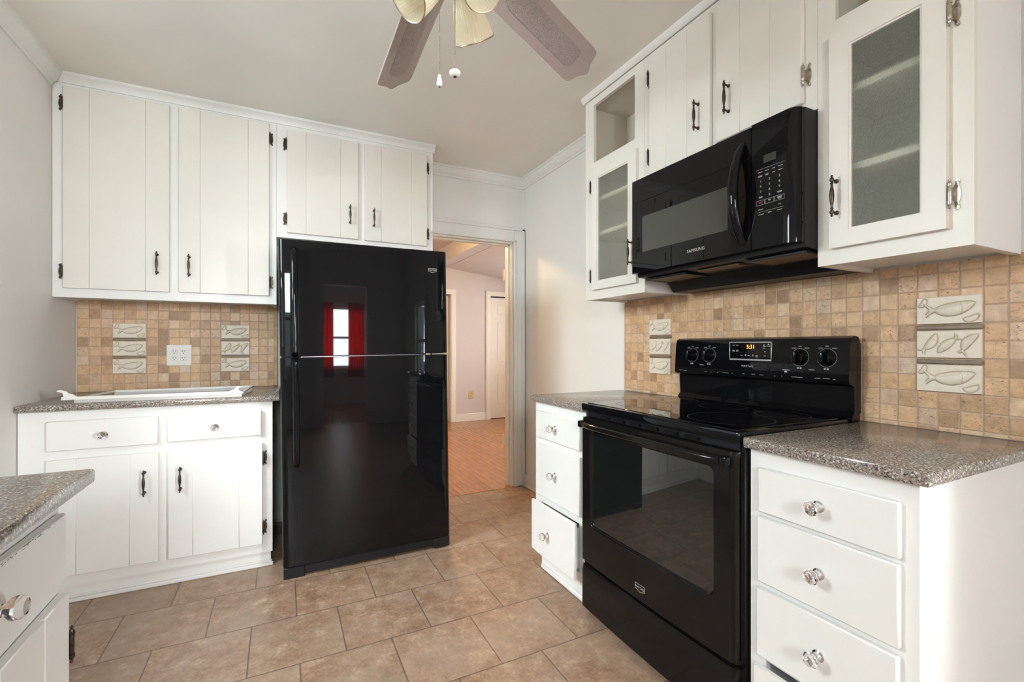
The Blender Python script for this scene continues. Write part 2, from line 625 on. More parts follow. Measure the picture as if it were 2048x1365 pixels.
def thing(name, label, cat, loc, group=None):
    o = bpy.data.objects.new(name, None)
    o.empty_display_size = 0.05
    o.location = loc
    COL.objects.link(o)
    o['label'] = label
    o['category'] = cat
    if group:
        o['group'] = group
    return o


def structure(name, mb, mats, parent=None, label=None):
    o = mb.build(name, mats, parent)
    if parent is None:
        o['kind'] = 'structure'
    if label:
        o['label'] = label
    return o


def put(name, me, parent, loc, rotz=0.0, scale=None):
    """Link an object on shared mesh data at a world place under a parent."""
    o = bpy.data.objects.new(name, me)
    COL.objects.link(o)
    o.parent = parent
    org = origin_of(parent)
    o.location = (loc[0] - org[0], loc[1] - org[1], loc[2] - org[2])
    o.rotation_euler = (0, 0, rotz)
    if scale:
        o.scale = scale
    return o


def plate(mb, F, u0, u1, z0, z1, d0, d1, holes, mat=0):
    """A flat slab (in u,z) with rectangular holes; F places a box."""
    us = sorted({u0, u1, *[h[i] for h in holes for i in (0, 1)]})
    zs = sorted({z0, z1, *[h[i] for h in holes for i in (2, 3)]})
    us = [u for u in us if u0 - 1e-9 <= u <= u1 + 1e-9]
    zs = [z for z in zs if z0 - 1e-9 <= z <= z1 + 1e-9]
    for j in range(len(zs) - 1):
        run = None
        for i in range(len(us) - 1):
            cu, cz = (us[i] + us[i + 1]) / 2, (zs[j] + zs[j + 1]) / 2
            hole = any(h[0] < cu < h[1] and h[2] < cz < h[3] for h in holes)
            if not hole:
                run = (run[0], us[i + 1]) if run else (us[i], us[i + 1])
            if (hole or i == len(us) - 2) and run:
                F(mb, run[0], run[1], d0, d1, zs[j], zs[j + 1], 0, mat)
                run = None


def face_y(yf):      # faces -y: u = x, depth grows to +y
    return lambda mb, u0, u1, d0, d1, z0, z1, bev=0, mat=0: mb.box(u0, u1, yf + d0, yf + d1, z0, z1, bev, mat)


def face_x(xf):      # faces -x: u = y, depth grows to +x
    return lambda mb, u0, u1, d0, d1, z0, z1, bev=0, mat=0: mb.box(xf + d0, xf + d1, u0, u1, z0, z1, bev, mat)


def face_xp(xf):     # faces +x: u = y, depth grows to -x
    return lambda mb, u0, u1, d0, d1, z0, z1, bev=0, mat=0: mb.box(xf - d0, xf - d1, u0, u1, z0, z1, bev, mat)


ROT = {'y': 0.0, 'x': -pi / 2, 'p': pi / 2}

# ------------------------------------------------------------------ room shell
XL, XR, YB, YN, ZC = -1.03, 1.828, 3.428, -2.00, 2.552
DX0, DX1, DZ = 0.90, 1.72, 2.02      # doorway to the hall

mb = MB()
mb.box(XL - 0.2, XR + 0.2, YN - 0.2, 3.405, -0.06, 0)
structure('floor', mb, 'floor_tile')
mb = MB()
mb.box(-0.4, 4.2, 3.405, 6.9, -0.06, 0.002)
structure('floor_hall', mb, 'hardwood')
mb = MB()
mb.box(XL - 0.2, XR + 0.2, YN - 0.2, YB + 0.14, ZC, ZC + 0.08)
structure('ceiling', mb, 'ceiling')

FY = face_y(YB)
mb = MB()
plate(mb, FY, XL - 0.2, 3.92, 0, 2.62, 0, 0.115, [(DX0, DX1, -1, DZ)])
structure('wall_back', mb, 'wall_lit')
FXL = face_xp(XL)
W1 = (1.24, 2.22, 1.10, 2.25)
mb = MB()
plate(mb, FXL, YN - 0.2, YB, 0, ZC, 0, 0.13, [W1])
structure('wall_left', mb, 'wall')
WS = (-1.32, -0.80, 0.72, 1.75)
mb = MB()
plate(mb, face_x(XR), YN - 0.2, YB, 0, ZC, 0, 0.12, [WS])
structure('wall_right', mb, 'wall_lit')
# wall behind the camera: a doorway, one window added for frontal light
FN = lambda mb, u0, u1, d0, d1, z0, z1, bev=0, mat=0: mb.box(u0, u1, YN - d1, YN - d0, z0, z1, bev, mat)
WN = (-0.95, 0.0, 0.85, 2.22)
DN = (0.42, 1.14, 0.0, 2.04)
mb = MB()
plate(mb, FN, XL, XR, 0, ZC, 0, 0.12, [WN, (DN[0], DN[1], -1, DN[3])])
structure('wall_front', mb, 'wall')
# dim room beyond that doorway, with the curtained window
mb = MB()
mb.box(0.0, 1.9, -4.65, YN - 0.2, -0.06, 0.0)
structure('floor_sunroom', mb, 'hardwood')
mb = MB()
mb.box(0.0, 1.9, -4.65, YN - 0.12, 2.42, 2.48)
structure('ceiling_sunroom', mb, 'ceiling')
WC = (0.36, 1.50, 0.72, 1.92)
mb = MB()
plate(mb, lambda mb, u0, u1, d0, d1, z0, z1, bev=0, mat=0: mb.box(u0, u1, -4.65 + d0, -4.65 + d1, z0, z1), 0.0, 1.9, 0, 2.42, 0, 0.1, [WC])
structure('wall_sunroom_far', mb, 'lilac')
mb = MB()
mb.box(-0.1, 0.0, -4.65, YN - 0.12, 0, 2.42)
structure('wall_sunroom_left', mb, 'lilac')
mb = MB()
mb.box(1.9, 2.0, -4.65, YN - 0.12, 0, 2.42)
structure('wall_sunroom_right', mb, 'lilac')


def window(name, F, w, d, rail=True):
    """Sash window filling wall hole w, frame spans depth d."""
    u0, u1, z0, z1 = w
    mb = MB()
    f = 0.045
    plate(mb, F, u0, u1, z0, z1, d[0], d[1], [(u0 + f, u1 - f, z0 + f, z1 - f)])
    zm = (z0 + z1) / 2
    if rail:
        F(mb, u0 + f, u1 - f, d[0] + 0.01, d[1] - 0.01, zm - 0.022, zm + 0.022)
    fr = structure(name, mb, 'trim')
    mb = MB()
    dm = (d[0] + d[1]) / 2
    F(mb, u0 + f, u1 - f, dm - 0.002, dm + 0.002, z0 + f, z1 - f)
    mb.build('window_pane', 'pane', fr)
    mb = MB()
    c = 0.09
    plate(mb, F, u0 - c, u1 + c, z0 - c, z1 + c, -0.018, 0.0, [w])
    mb.build('window_casing', 'trim', fr)


window('window_1', FXL, W1, (0.03, 0.09))
window('added_window', FN, WN, (0.03, 0.09))  # unseen window, added to let in light from behind the camera
window('window_3', face_x(XR), WS, (0.03, 0.09))
window('window_4', lambda mb, u0, u1, d0, d1, z0, z1, bev=0, mat=0: mb.box(u0, u1, -4.55 - d1, -4.55 - d0, z0, z1), WC, (0.03, 0.08))

# hall beyond the doorway
mb = MB()
FH = face_y(6.70)
HD1, HD2 = (1.55, 2.307, -1, 1.94), (2.965, 3.72, -1, 1.945)
plate(mb, FH, 0.0, 4.0, 0, 2.6, 0, 0.12, [HD1, HD2])
structure('wall_hall_far', mb, 'lilac')
mb = MB()
plate(mb, face_x(3.80), 3.54, 6.70, 0, 2.6, 0, 0.12, [(4.75, 5.85, 0.95, 2.05)])
structure('wall_hall_right', mb, 'lilac')
window('window_5', face_x(3.80), (4.75, 5.85, 0.95, 2.05), (0.03, 0.09))
mb = MB()
mb.box(-0.12, 0.0, 3.54, 6.70, 0, 2.6)
structure('wall_hall_left', mb, 'lilac')
mb = MB()
mb.box(0.0, 2.07, 3.54, 6.70, 2.56, 2.62)
mb.prism([(2.25, 2.345), (3.85, 2.14), (3.85, 2.24), (2.25, 2.45)], 'y', 3.54, 6.70)
structure('ceiling_hall', mb, 'hall_ceiling')
mb = MB()
mb.box(2.07, 2.25, 3.54, 6.70, 2.35, 2.62)
structure('trim_1', mb, 'hall_ceiling', label='boxed ceiling beam in the hall')
# hall baseboards
mb = MB()
for a, b in ((0.0, 1.47), (2.39, 2.885)):
    mb.box(a, b, 6.684, 6.70, 0, 0.115, 0.003)
structure('baseboard_hall', mb, 'trim')
# hall door casings + doors


def casing(mb, F, u0, u1, z1, w=0.08, d=0.022):
    for a, b in ((u0 - w, u0), (u1, u1 + w)):
        F(mb, a, b, -d, 0, 0, z1 + w, 0.003)
        F(mb, a + 0.012, b - 0.012, -d - 0.006, -d, 0, z1 + 0.01, 0.002)
    F(mb, u0, u1, -d, 0, z1, z1 + w, 0.003)
    F(mb, u0 - w + 0.012, u1 + w - 0.012, -d - 0.006, -d, z1 + 0.012, z1 + w - 0.012, 0.002)


mb = MB()
casing(mb, FH, 1.55, 2.307, 1.94)
structure('trim_2', mb, 'trim', label='casing of the left hall doorway')
mb = MB()
casing(mb, FH, 2.965, 3.72, 1.945)
structure('trim_3', mb, 'trim', label='casing of the right hall door')


def panel_door(name, F, u0, u1, z0, z1, d, label):
    mb = MB()
    F(mb, u0, u1, d + 0.008, d + 0.035, z0, z1)
    w = u1 - u0
    cols = [(u0 + 0.11 * w / 0.75, u0 + 0.47 * w), (u0 + 0.53 * w, u1 - 0.11 * w / 0.75)]
    H = z1 - z0
    rows = [(z0 + 0.1 * H, z0 + 0.38 * H), (z0 + 0.46 * H, z0 + 0.80 * H), (z0 + 0.855 * H, z0 + 0.945 * H)]
    holes = [(a, b, c, e) for a, b in cols for c, e in rows]
    plate(mb, F, u0, u1, z0, z1, d, d + 0.008, holes)
    for a, b, c, e in holes:
        F(mb, a + 0.02, b - 0.02, d + 0.002, d + 0.008, c + 0.02, e - 0.02, 0.005)
    return structure(name, mb, 'door', label=label)


dr = panel_door('door_1', FH, 2.975, 3.712, 0.012, 1.925, 0.012, 'white six panel hall door seen past the kitchen doorway')
dr2 = panel_door('door_2', face_y(6.78), 1.56, 2.30, 0.012, 1.93, 0.0, 'hall door mostly hidden by the refrigerator')
mb = MB()
mb.box(1.4, 3.92, 6.83, 6.88, 0, 2.1)  # black sheet added behind the hall doors to keep their gaps dark
structure('hall_door_dark_backing', mb, 'dark')

# kitchen doorway: jamb lining, casing
mb = MB()
for a, b in ((DX0, DX0 + 0.012), (DX1 - 0.012, DX1)):
    mb.box(a, b, YB - 0.004, YB + 0.118, 0.0, DZ, 0.001)
mb.box(DX0, DX1, YB - 0.004, YB + 0.118, DZ - 0.012, DZ, 0.001)
mb.box(DX1 - 0.024, DX1 - 0.012, YB + 0.035, YB + 0.075, 0.0, DZ - 0.012, 0.001)
mb.box(DX0 + 0.012, DX1 - 0.012, YB + 0.035, YB + 0.075, DZ - 0.024, DZ - 0.012, 0.001)
structure('trim_4', mb, 'jamb', label='painted jamb of the kitchen doorway')
mb = MB()
mb.box(DX1 + 0.004, DX1 + 0.100, YB - 0.020, YB, 0, DZ + 0.115, 0.003)
mb.box(DX1 + 0.006, DX1 + 0.020, YB - 0.026, YB - 0.02, 0, DZ + 0.015, 0.002)
mb.box(DX1 + 0.030, DX1 + 0.036, YB - 0.024, YB - 0.02, 0, DZ + 0.02, 0.002)
mb.box(DX1 + 0.075, DX1 + 0.100, YB - 0.030, YB - 0.02, 0, DZ + 0.115, 0.003)
mb.box(DX0 - 0.10, DX1 + 0.004, YB - 0.020, YB, DZ + 0.004, DZ + 0.115, 0.003)
mb.box(DX0 - 0.10, DX1 + 0.020, YB - 0.026, YB - 0.02, DZ + 0.004, DZ + 0.018, 0.002)
mb.box(DX0 - 0.10, DX1 + 0.100, YB - 0.030, YB - 0.02, DZ + 0.096, DZ + 0.118, 0.003)
structure('trim_5', mb, 'trim', label='moulded casing around the kitchen doorway')
# hinge leaves left on the jamb
mb = MB()
for z in (0.32, 1.72):
    mb.box(DX1 - 0.028, DX1 - 0.0235, YB + 0.080, YB + 0.112, z, z + 0.09, 0.001)
    mb.cyl((DX1 - 0.03, YB + 0.116, z - 0.004), (DX1 - 0.03, YB + 0.116, z + 0.094), 0.005)
structure('trim_6', mb, 'jamb', label='painted over hinge leaves on the door jamb')

# crown mouldings
CR = [(0, 0), (0, -0.078), (0.010, -0.078), (0.012, -0.066), (0.020, -0.060), (0.034, -0.040), (0.042, -0.018), (0.050, -0.014), (0.050, 0)]
mb = MB()
mb.prism([(YB - a, ZC + b) for a, b in CR], 'x', 0.949, XR)
structure('trim_7', mb, 'trim', label='crown moulding above the doorway')
mb = MB()
mb.prism([(XR - a, ZC + b) for a, b in CR], 'y', 2.145, YB)
structure('trim_8', mb, 'trim', label='crown moulding on the right wall')
mb = MB()
mb.prism([(XL + a, ZC + b) for a, b in CR], 'y', YN, 3.10)
structure('trim_9', mb, 'trim', label='crown moulding on the left wall')
mb = MB()
mb.box(XR - 0.016, XR, 2.20, YB - 0.03, 0, 0.10, 0.003)
mb.box(XR - 0.026, XR - 0.016, 2.20, YB - 0.03, 0, 0.018, 0.004)
structure('baseboard_right', mb, 'trim')
# cornice strip along the cabinet tops
mb = MB()
pr = [(0, 0), (0, -0.050), (0.008, -0.050), (0.012, -0.036), (0.024, -0.018), (0.030, -0.014), (0.030, 0)]
mb.prism([(3.12 - a, ZC + b) for a, b in pr], 'x', XL + 0.02, 0.956)
mb.box(0.9455, 0.9545, 3.105, YB - 0.03, ZC - 0.048, ZC - 0.001)
structure('trim_10', mb, 'trim', label='moulding along the top of the left wall cabinets')
mb = MB()
pr = [(0, 0), (0, -0.030), (0.010, -0.032), (0.020, -0.024), (0.024, -0.012), (0.022, 0)]
mb.prism([(1.533 - a, ZC + b) for a, b in pr], 'y', 0.505, 2.150)
structure('trim_11', mb, 'trim', label='rounded moulding along the top of the right wall cabinets')

# ------------------------------------------------------------------ shared hardware meshes


def mk_handle():
    mb = MB()
    half = [(0.0635, 0.0006), (0.0615, 0.0030), (0.0590, 0.0036), (0.0570, 0.0022), (0.0555, 0.0024), (0.0535, 0.0052), (0.0480, 0.0060), (0.0440, 0.0050), (0.0425, 0.0028),
            (0.0405, 0.0030), (0.0390, 0.0046), (0.0370, 0.0046), (0.0355, 0.0030), (0.0290, 0.0034), (0.0160, 0.0056), (0.0040, 0.0066)]
    prof = [(r, -z) for z, r in half] + [(r, z) for z, r in reversed(half)]
    mb.lathe(prof, (0, -0.026, 0), (0, 0, 1), 16)
    for s in (-1, 1):
        mb.lathe([(0.0065, 0.0), (0.0065, 0.003), (0.0038, 0.005), (0.0036, 0.024)], (0, 0, s * 0.048), (0, -1, 0), 14)
    return mb.mesh('handle', 'bronze')


def mk_hinge(mat, sgn):
    """Barrel at x=0 beside the door edge; leaf reaches over the frame towards sgn*x."""
    mb = MB()
    mb.lathe([(0.0006, -0.039), (0.003, -0.036), (0.0022, -0.032), (0.0046, -0.028), (0.0046, 0.028), (0.0022, 0.032), (0.003, 0.036), (0.0006, 0.039)], (0, -0.020, 0), (0, 0, 1), 14)
    mb.lathe([(0.0056, -0.026), (0.0056, -0.020)], (0, -0.020, 0), (0, 0, 1), 14)
    mb.lathe([(0.0056, 0.020), (0.0056, 0.026)], (0, -0.020, 0), (0, 0, 1), 14)
    mb.box(-0.0030, 0.0030, -0.020, 0.0, -0.016, 0.016)
    poly = [(0, -0.018), (0.0045, -0.024), (0.0055, -0.032), (0.0085, -0.0375), (0.0120, -0.0375), (0.0145, -0.033), (0.0135, -0.027), (0.0110, -0.023), (0.0145, -0.014), (0.0160, 0), (0.0145, 0.014), (0.0110, 0.023), (0.0135, 0.027), (0.0145, 0.033), (0.0120, 0.0375), (0.0085, 0.0375), (0.0055, 0.032), (0.0045, 0.024), (0, 0.018)]
    mb.prism([(sgn * a, z) for a, z in poly], 'y', -0.0035, 0.0)
    for z in (-0.030, 0.030):
        mb.lathe([(0.0042, 0), (0.0036, 0.0018), (0.001, 0.0022)], (sgn * 0.010, -0.0035, z), (0, -1, 0), 12)
    return mb.mesh('hinge', mat)


def mk_knob():
    mb = MB()
    mb.lathe([(0.0145, 0), (0.0145, 0.002), (0.010, 0.005), (0.0085, 0.012), (0.0095, 0.014), (0.0095, 0.016)], (0, 0, 0), (0, -1, 0), 20, 1)
    # faceted crystal head, eight-sided
    mb.lathe([(0.0085, 0.0162), (0.0095, 0.020), (0.0165, 0.027), (0.0185, 0.033), (0.0185, 0.036), (0.0130, 0.043), (0.0125, 0.0435)], (0, 0, 0), (0, -1, 0), 8, 0, smooth=False)
    return mb.mesh('knob', ['crystal', 'chrome'])


HANDLE = mk_handle()
HINGE = {('b', -1): mk_hinge('bronze', -1), ('b', 1): mk_hinge('bronze', 1), ('n', -1): mk_hinge('nickel', -1), ('n', 1): mk_hinge('nickel', 1)}
KNOB = mk_knob()


def hw(name, me, parent, face, f, u, z, out=0.0):
    """Hang hardware on a cabinet face: face 'y' (plane y=f), 'x' (x=f, faces -x), 'p' (x=f, faces +x)."""
    if face == 'y':
        loc = (u, f - out, z)
    elif face == 'x':
        loc = (f - out, u, z)
    else:
        loc = (f + out, u, z)
    return put(name, me, parent, loc, ROT[face])


def carcass(root, F, u0, u1, z0, z1, depth, openings, extra=None, frame='cab', box='cab'):
    t = 0.018
    mb = MB()
    plate(mb, F, u0, u1, z0, z1, 0, t, openings)
    fr = mb.build('face_frame', frame, root)
    mb = MB()
    F(mb, u0, u0 + t, t, depth, z0, z1)
    F(mb, u1 - t, u1, t, depth, z0, z1)
    F(mb, u0 + t, u1 - t, t, depth, z1 - t, z1)
    F(mb, u0 + t, u1 - t, t, depth, z0 + 0.012, z0 + 0.012 + t)
    F(mb, u0 + t, u1 - t, depth - 0.008, depth, z0 + 0.012 + t, z1 - t)
    if extra:
        extra(mb)
    mb.build('carcass', [box, 'cab_in'], root)
    return fr


def plank_door(root, F, u0, u1, z0, z1, grooves, d=-0.019, name='door', mat='cab'):
    mb = MB()
    cuts = [u0] + sorted(grooves) + [u1]
    for a, b in zip(cuts[:-1], cuts[1:]):
        F(mb, a, b, d, -0.0005, z0, z1, 0.0022)
    return mb.build(name, mat, root)


def drawer_front(root, F, u0, u1, z0, z1, d=-0.017, back=-0.0005):
    mb = MB()
    F(mb, u0, u1, d, back, z0, z1, 0.003)
    return mb.build('drawer', 'cab', root)


# ------------------------------------------------------------------ wall cabinets, left
FA = face_y(3.12)
root = thing('wall_cabinet', 'tall white two-door wall cabinet above the left counter, beside the refrigerator', 'cabinet', (-0.525, 3.27, 1.415))
carcass(root, FA, -1.028, -0.0215, 1.415, 2.515, 0.300, [(-0.965, -0.56, 1.48, 2.465), (-0.485, -0.08, 1.48, 2.47)])
for (u0, u1, z0, z1, g, h, hi, s) in ((-0.983, -0.543, 1.461, 2.482, (-0.880, -0.648), (-0.596, 1.612), (-0.988, (2.398, 1.545)), -1), (-0.502, -0.060, 1.463, 2.487, (-0.402, -0.168), (-0.453, 1.611), (-0.055, (2.400, 1.544)), 1)):
    d = plank_door(root, FA, u0, u1, z0, z1, g, mat='cab_cream')
    hw('handle', HANDLE, d, 'y', 3.101, h[0], h[1])
    for z in hi[1]:
        hw('hinge', HINGE['b', s], d, 'y', 3.12, hi[0], z)

root = thing('wall_cabinet', 'short white two-door wall cabinet over the refrigerator', 'cabinet', (0.46, 3.27, 1.822))
carcass(root, FA, -0.0205, 0.945, 1.822, 2.515, 0.300, [(0.055, 0.43, 1.87, 2.455), (0.505, 0.88, 1.87, 2.455)])
for (u0, u1, z0, z1, g, h, hi, s) in ((0.035, 0.447, 1.851, 2.473, (0.141, 0.341), (0.396, 2.000), (0.030, (2.386, 1.934)), -1), (0.488, 0.899, 1.850, 2.473, (0.592, 0.792), (0.543, 1.997), (0.904, (2.389, 1.936)), 1)):
    d = plank_door(root, FA, u0, u1, z0, z1, g, mat='cab_cream')
    hw('handle', HANDLE, d, 'y', 3.101, h[0], h[1])
    for z in hi[1]:
        hw('hinge', HINGE['b', s], d, 'y', 3.12, hi[0], z)

# ------------------------------------------------------------------ base cabinet, left
FB = face_y(2.771)
root = thing('base_cabinet', 'white base cabinet with two drawers and two doors left of the refrigerator', 'cabinet', (-0.53, 3.1, 0.0))
carcass(root, FB, -1.026, -0.038, 0.077, 0.8745, 0.640, [(-0.91, -0.545, 0.715, 0.81), (-0.47, -0.11, 0.715, 0.81), (-0.91, -0.545, 0.15, 0.64), (-0.47, -0.105, 0.15, 0.64)])
mb = MB()
FB(mb, -1.026, -0.046, 0.012, 0.030, 0.0, 0.077)
FB(mb, -1.026, -0.034, -0.001, 0.012, 0.0, 0.020, 0.004)
FB(mb, -1.026, -0.040, 0.004, 0.012, 0.020, 0.032, 0.003)
FB(mb, -0.060, -0.046, 0.030, 0.62, 0.0, 0.077)
mb.build('toe_kick', 'cab', root)
for (u0, u1, z0, z1, ku, kz) in ((-0.929, -0.526, 0.696, 0.829, -0.728, 0.758), (-0.491, -0.090, 0.699, 0.831, -0.293, 0.760)):
    d = drawer_front(root, FB, u0, u1, z0, z1, -0.019)
    hw('knob', KNOB, d, 'y', 2.752, ku, kz)
for (u0, u1, z0, z1, g, h, hi, s) in ((-0.929, -0.525, 0.130, 0.656, (-0.828, -0.636), (-0.578, 0.517), None, -1), (-0.488, -0.085, 0.128, 0.659, (-0.388, -0.190), (-0.437, 0.517), (-0.079, (0.578, 0.215)), 1)):
    d = plank_door(root, FB, u0, u1, z0, z1, g)
    hw('handle', HANDLE, d, 'y', 2.752, h[0], h[1])
    if hi:
        for z in hi[1]:
            hw('hinge', HINGE['b', s], d, 'y', 2.771, hi[0], z)

mb = MB()
mb.box(-1.029, -0.004, 2.741, 3.418, 0.875, 0.905, 0.006, 0, 2)
o = mb.build('countertop', 'granite')
o['label'] = 'pinkish speckled granite countertop on the left base cabinet, under the flat white frame'
o['category'] = 'countertop'

# ------------------------------------------------------------------ base cabinet beside the camera (faces +x)
FP = face_xp(-0.401)
root = thing('base_cabinet', 'greyish white base cabinet in the near left corner, with one crystal knob and chipped paint', 'cabinet', (-0.70, 0.6, 0.0))
carcass(root, FP, -0.30, 1.246, 0.085, 0.8745, 0.60, [(0.78, 1.20, 0.715, 0.815), (0.78, 1.20, 0.13, 0.66), (0.30, 0.72, 0.13, 0.66), (0.30, 0.72, 0.715, 0.815)])
mb = MB()
FP(mb, -0.30, 1.240, 0.05, 0.068, 0, 0.085)
FP(mb, -0.30, 1.240, 0.040, 0.05, 0, 0.02, 0.003)
mb.build('toe_kick', 'cab', root)
d = drawer_front(root, FP, 0.700, 1.230, 0.703, 0.835, -0.017)
hw('knob', KNOB, d, 'p', -0.384, 0.948, 0.778)
mb = MB()
for i in range(26):      # chipped paint along the top edge of the drawer
    a = 0.98 + 0.20 * random.random()
    w = 0.002 + 0.012 * random.random() ** 2
    z = 0.8325 - 0.004 * random.random()
    mb.box(-0.3843, -0.3836, a, a + w, z, z + 0.0004 + 0.0007 * random.random())
mb.build('chipped_paint', 'print_dim', d)
d = plank_door(root, FP, 0.700, 1.238, 0.105, 0.672, (1.130, 0.98, 0.84))
hw('hinge', HINGE['b', 1], d, 'p', -0.401, 1.246, 0.560)
drawer_front(root, FP, 0.22, 0.69, 0.703, 0.835, -0.017)
plank_door(root, FP, 0.22, 0.69, 0.105, 0.672, (0.38, 0.54))
mb = MB()
mb.box(-1.028, -0.357, -0.32, 1.297, 0.875, 0.905, 0.006, 0, 2)
o = mb.build('countertop', 'granite')
o['label'] = 'brown grey granite countertop corner in the near left foreground'
o['category'] = 'countertop'

# ------------------------------------------------------------------ wall cabinets, right
FC = face_x(1.533)
DEP = 0.290


def glass_cabinet(name, label, u0, u1, door, glass, shelves, cubby, handle_u, handle_z, hinge_u, hinges, hs, loc, fin):
    root = thing(name, label, 'cabinet', loc)

    def extra(mb):
        FC(mb, u0 + 0.018, u1 - 0.018, 0.018, DEP - 0.008, 2.120, 2.138)
        for a, b, c, e, f, g in ((u0 + 0.018, u0 + 0.022, 0.02, DEP - 0.01, 2.138, 2.50), (u1 - 0.022, u1 - 0.018, 0.02, DEP - 0.01, 2.138, 2.50), (u0 + 0.022, u1 - 0.022, DEP - 0.014, DEP - 0.010, 2.138, 2.50), (u0 + 0.022, u1 - 0.022, 0.02, DEP - 0.014, 2.496, 2.50)):
            FC(mb, a, b, c, e, f, g, 0, 1)
    carcass(root, FC, u0, u1, 1.42, 2.520, DEP, [(glass[0] - 0.03, glass[1] + 0.03, 1.49, 2.095), cubby], extra=extra, frame='cab_cream', box='cab')
    for z in shelves:
        mb = MB()
        FC(mb, u0 + 0.019, u1 - 0.019, 0.020, DEP - 0.010, z - 0.011, z + 0.011, 0.002)
        mb.build('shelf', 'cab', root)
    mb = MB()
    plate(mb, FC, door[0], door[1], door[2], door[3], -0.019, -0.0005, [glass])
    g = glass
    plate(mb, FC, g[0], g[1], g[2], g[3], -0.015, -0.006, [(g[0] + 0.006, g[1] - 0.006, g[2] + 0.006, g[3] - 0.006)])
    d = mb.build('door', 'cab_cream', root)
    mb = MB()
    FC(mb, g[0] + 0.001, g[1] - 0.001, -0.010, -0.006, g[2] + 0.001, g[3] - 0.001)
    mb.build('glass_pane', 'pebble', d)
    hw('handle', HANDLE, d, 'x', 1.514, handle_u, handle_z)
    for z in hinges:
        hw('hinge', HINGE[fin, hs], d, 'x', 1.533, hinge_u, z)
    return root


glass_cabinet('wall_cabinet', 'narrow white wall cabinet with pebbled glass door left of the microwave', 1.669, 2.140, (1.709, 2.062, 1.470, 2.112), (1.766, 2.015, 1.511, 2.069), (1.965, 1.777), (1.737, 2.065, 2.168, 2.482), 1.736, 1.617, 2.070, (2.032, 1.546), -1, (1.68, 1.9, 1.42), 'b')
glass_cabinet('wall_cabinet', 'white wall cabinet with large pebbled glass door right of the microwave', 0.512, 0.884, (0.559, 0.840, 1.468, 2.124), (0.609, 0.787, 1.516, 2.073), (1.950, 1.711), (0.585, 0.832, 2.175, 2.482), 0.818, 1.621, 0.552, (1.553, 2.015), 1, (1.68, 0.70, 1.42), 'n')

root = thing('wall_cabinet', 'white two-door plank cabinet mounted above the microwave', 'cabinet', (1.68, 1.277, 1.925))
carcass(root, FC, 0.885, 1.668, 1.925, 2.520, DEP, [(1.30, 1.60, 1.97, 2.46), (0.945, 1.245, 1.97, 2.46)], frame='cab_cream')
for (u0, u1, z0, z1, g, h, hu, hz, s, fin) in ((1.287, 1.621, 1.953, 2.488, (1.400, 1.517), (1.340, 2.098), 1.627, (2.400, 2.039), -1, 'b'), (0.925, 1.257, 1.958, 2.488, (1.036, 1.152), (1.198, 2.102), 0.919, (2.047,), 1, 'n')):
    d = plank_door(root, FC, u0, u1, z0, z1, g, mat='cab_cream')
    hw('handle', HANDLE, d, 'x', 1.514, h[0], h[1])
    for z in hz:
        hw('hinge', HINGE[fin, s], d, 'x', 1.533, hu, z)

# ------------------------------------------------------------------ base cabinets, right
FD = face_x(1.215)
root = thing('base_cabinet', 'narrow white three-drawer cabinet left of the stove, its bottom drawer pulled open', 'cabinet', (1.5, 1.92, 0.0))
carcass(root, FD, 1.694, 2.145, 0.075, 0.8745, 0.605, [(1.745, 2.095, 0.715, 0.805), (1.745, 2.095, 0.42, 0.64), (1.745, 2.085, 0.135, 0.358)])
mb = MB()
FD(mb, 1.694, 2.120, 0.022, 0.040, 0, 0.075)
FD(mb, 1.694, 2.110, 0.008, 0.022, 0, 0.026, 0.006)
mb.build('toe_kick', 'cab', root)
for (u0, u1, z0, z1, ku, kz) in ((1.723, 2.118, 0.693, 0.831, 1.925, 0.762), (1.723, 2.115, 0.396, 0.664, 1.925, 0.533)):
    d = drawer_front(root, FD, u0, u1, z0, z1)
    hw('knob', KNOB, d, 'x', 1.198, ku, kz)
mb = MB()
FD(mb, 1.712, 2.100, -0.052, -0.035, 0.122, 0.376, 0.003)
FD(mb, 1.755, 2.075, -0.035, 0.45, 0.150, 0.160)
FD(mb, 1.755, 1.767, -0.035, 0.45, 0.160, 0.335)
FD(mb, 2.063, 2.075, -0.035, 0.45, 0.160, 0.335)
FD(mb, 1.767, 2.063, 0.438, 0.45, 0.160, 0.335)
d = mb.build('drawer', 'cab', root)
hw('knob', KNOB, d, 'x', 1.163, 1.935, 0.243)
mb = MB()
mb.box(1.190, 1.816, 1.687, 2.176, 0.875, 0.905, 0.006, 0, 2)
o = mb.build('countertop', 'granite')
o['label'] = 'short granite countertop left of the stove, near the doorway'
o['category'] = 'countertop'

root = thing('base_cabinet', 'large white four-drawer cabinet right of the stove in the near right corner', 'cabinet', (1.5, 0.69, 0.0))
carcass(root, FD, 0.492, 0.887, 0.075, 0.8745, 0.605, [(0.540, 0.84, 0.72, 0.812), (0.540, 0.84, 0.525, 0.682), (0.540, 0.84, 0.315, 0.489), (0.540, 0.84, 0.12, 0.288)])
mb = MB()
FD(mb, 0.500, 0.887, 0.022, 0.040, 0, 0.075)
FD(mb, 0.500, 0.887, 0.008, 0.022, 0, 0.026, 0.006)
mb.build('toe_kick', 'cab', root)
for (u0, u1, z0, z1, kz, dd) in ((0.522, 0.854, 0.704, 0.828, 0.768, 0), (0.523, 0.856, 0.508, 0.692, 0.600, 0), (0.524, 0.857, 0.302, 0.492, 0.397, 0.002), (0.524, 0.857, 0.105, 0.282, 0.19, 0.016)):
    d = drawer_front(root, FD, u0, u1, z0, z1, -0.017 - dd, -0.0005 - dd)
    hw('knob', KNOB, d, 'x', 1.198 - dd, 0.689, kz)
mb = MB()
mb.box(1.190, 1.816, 0.466, 0.896, 0.875, 0.906, 0.006, 0, 2)
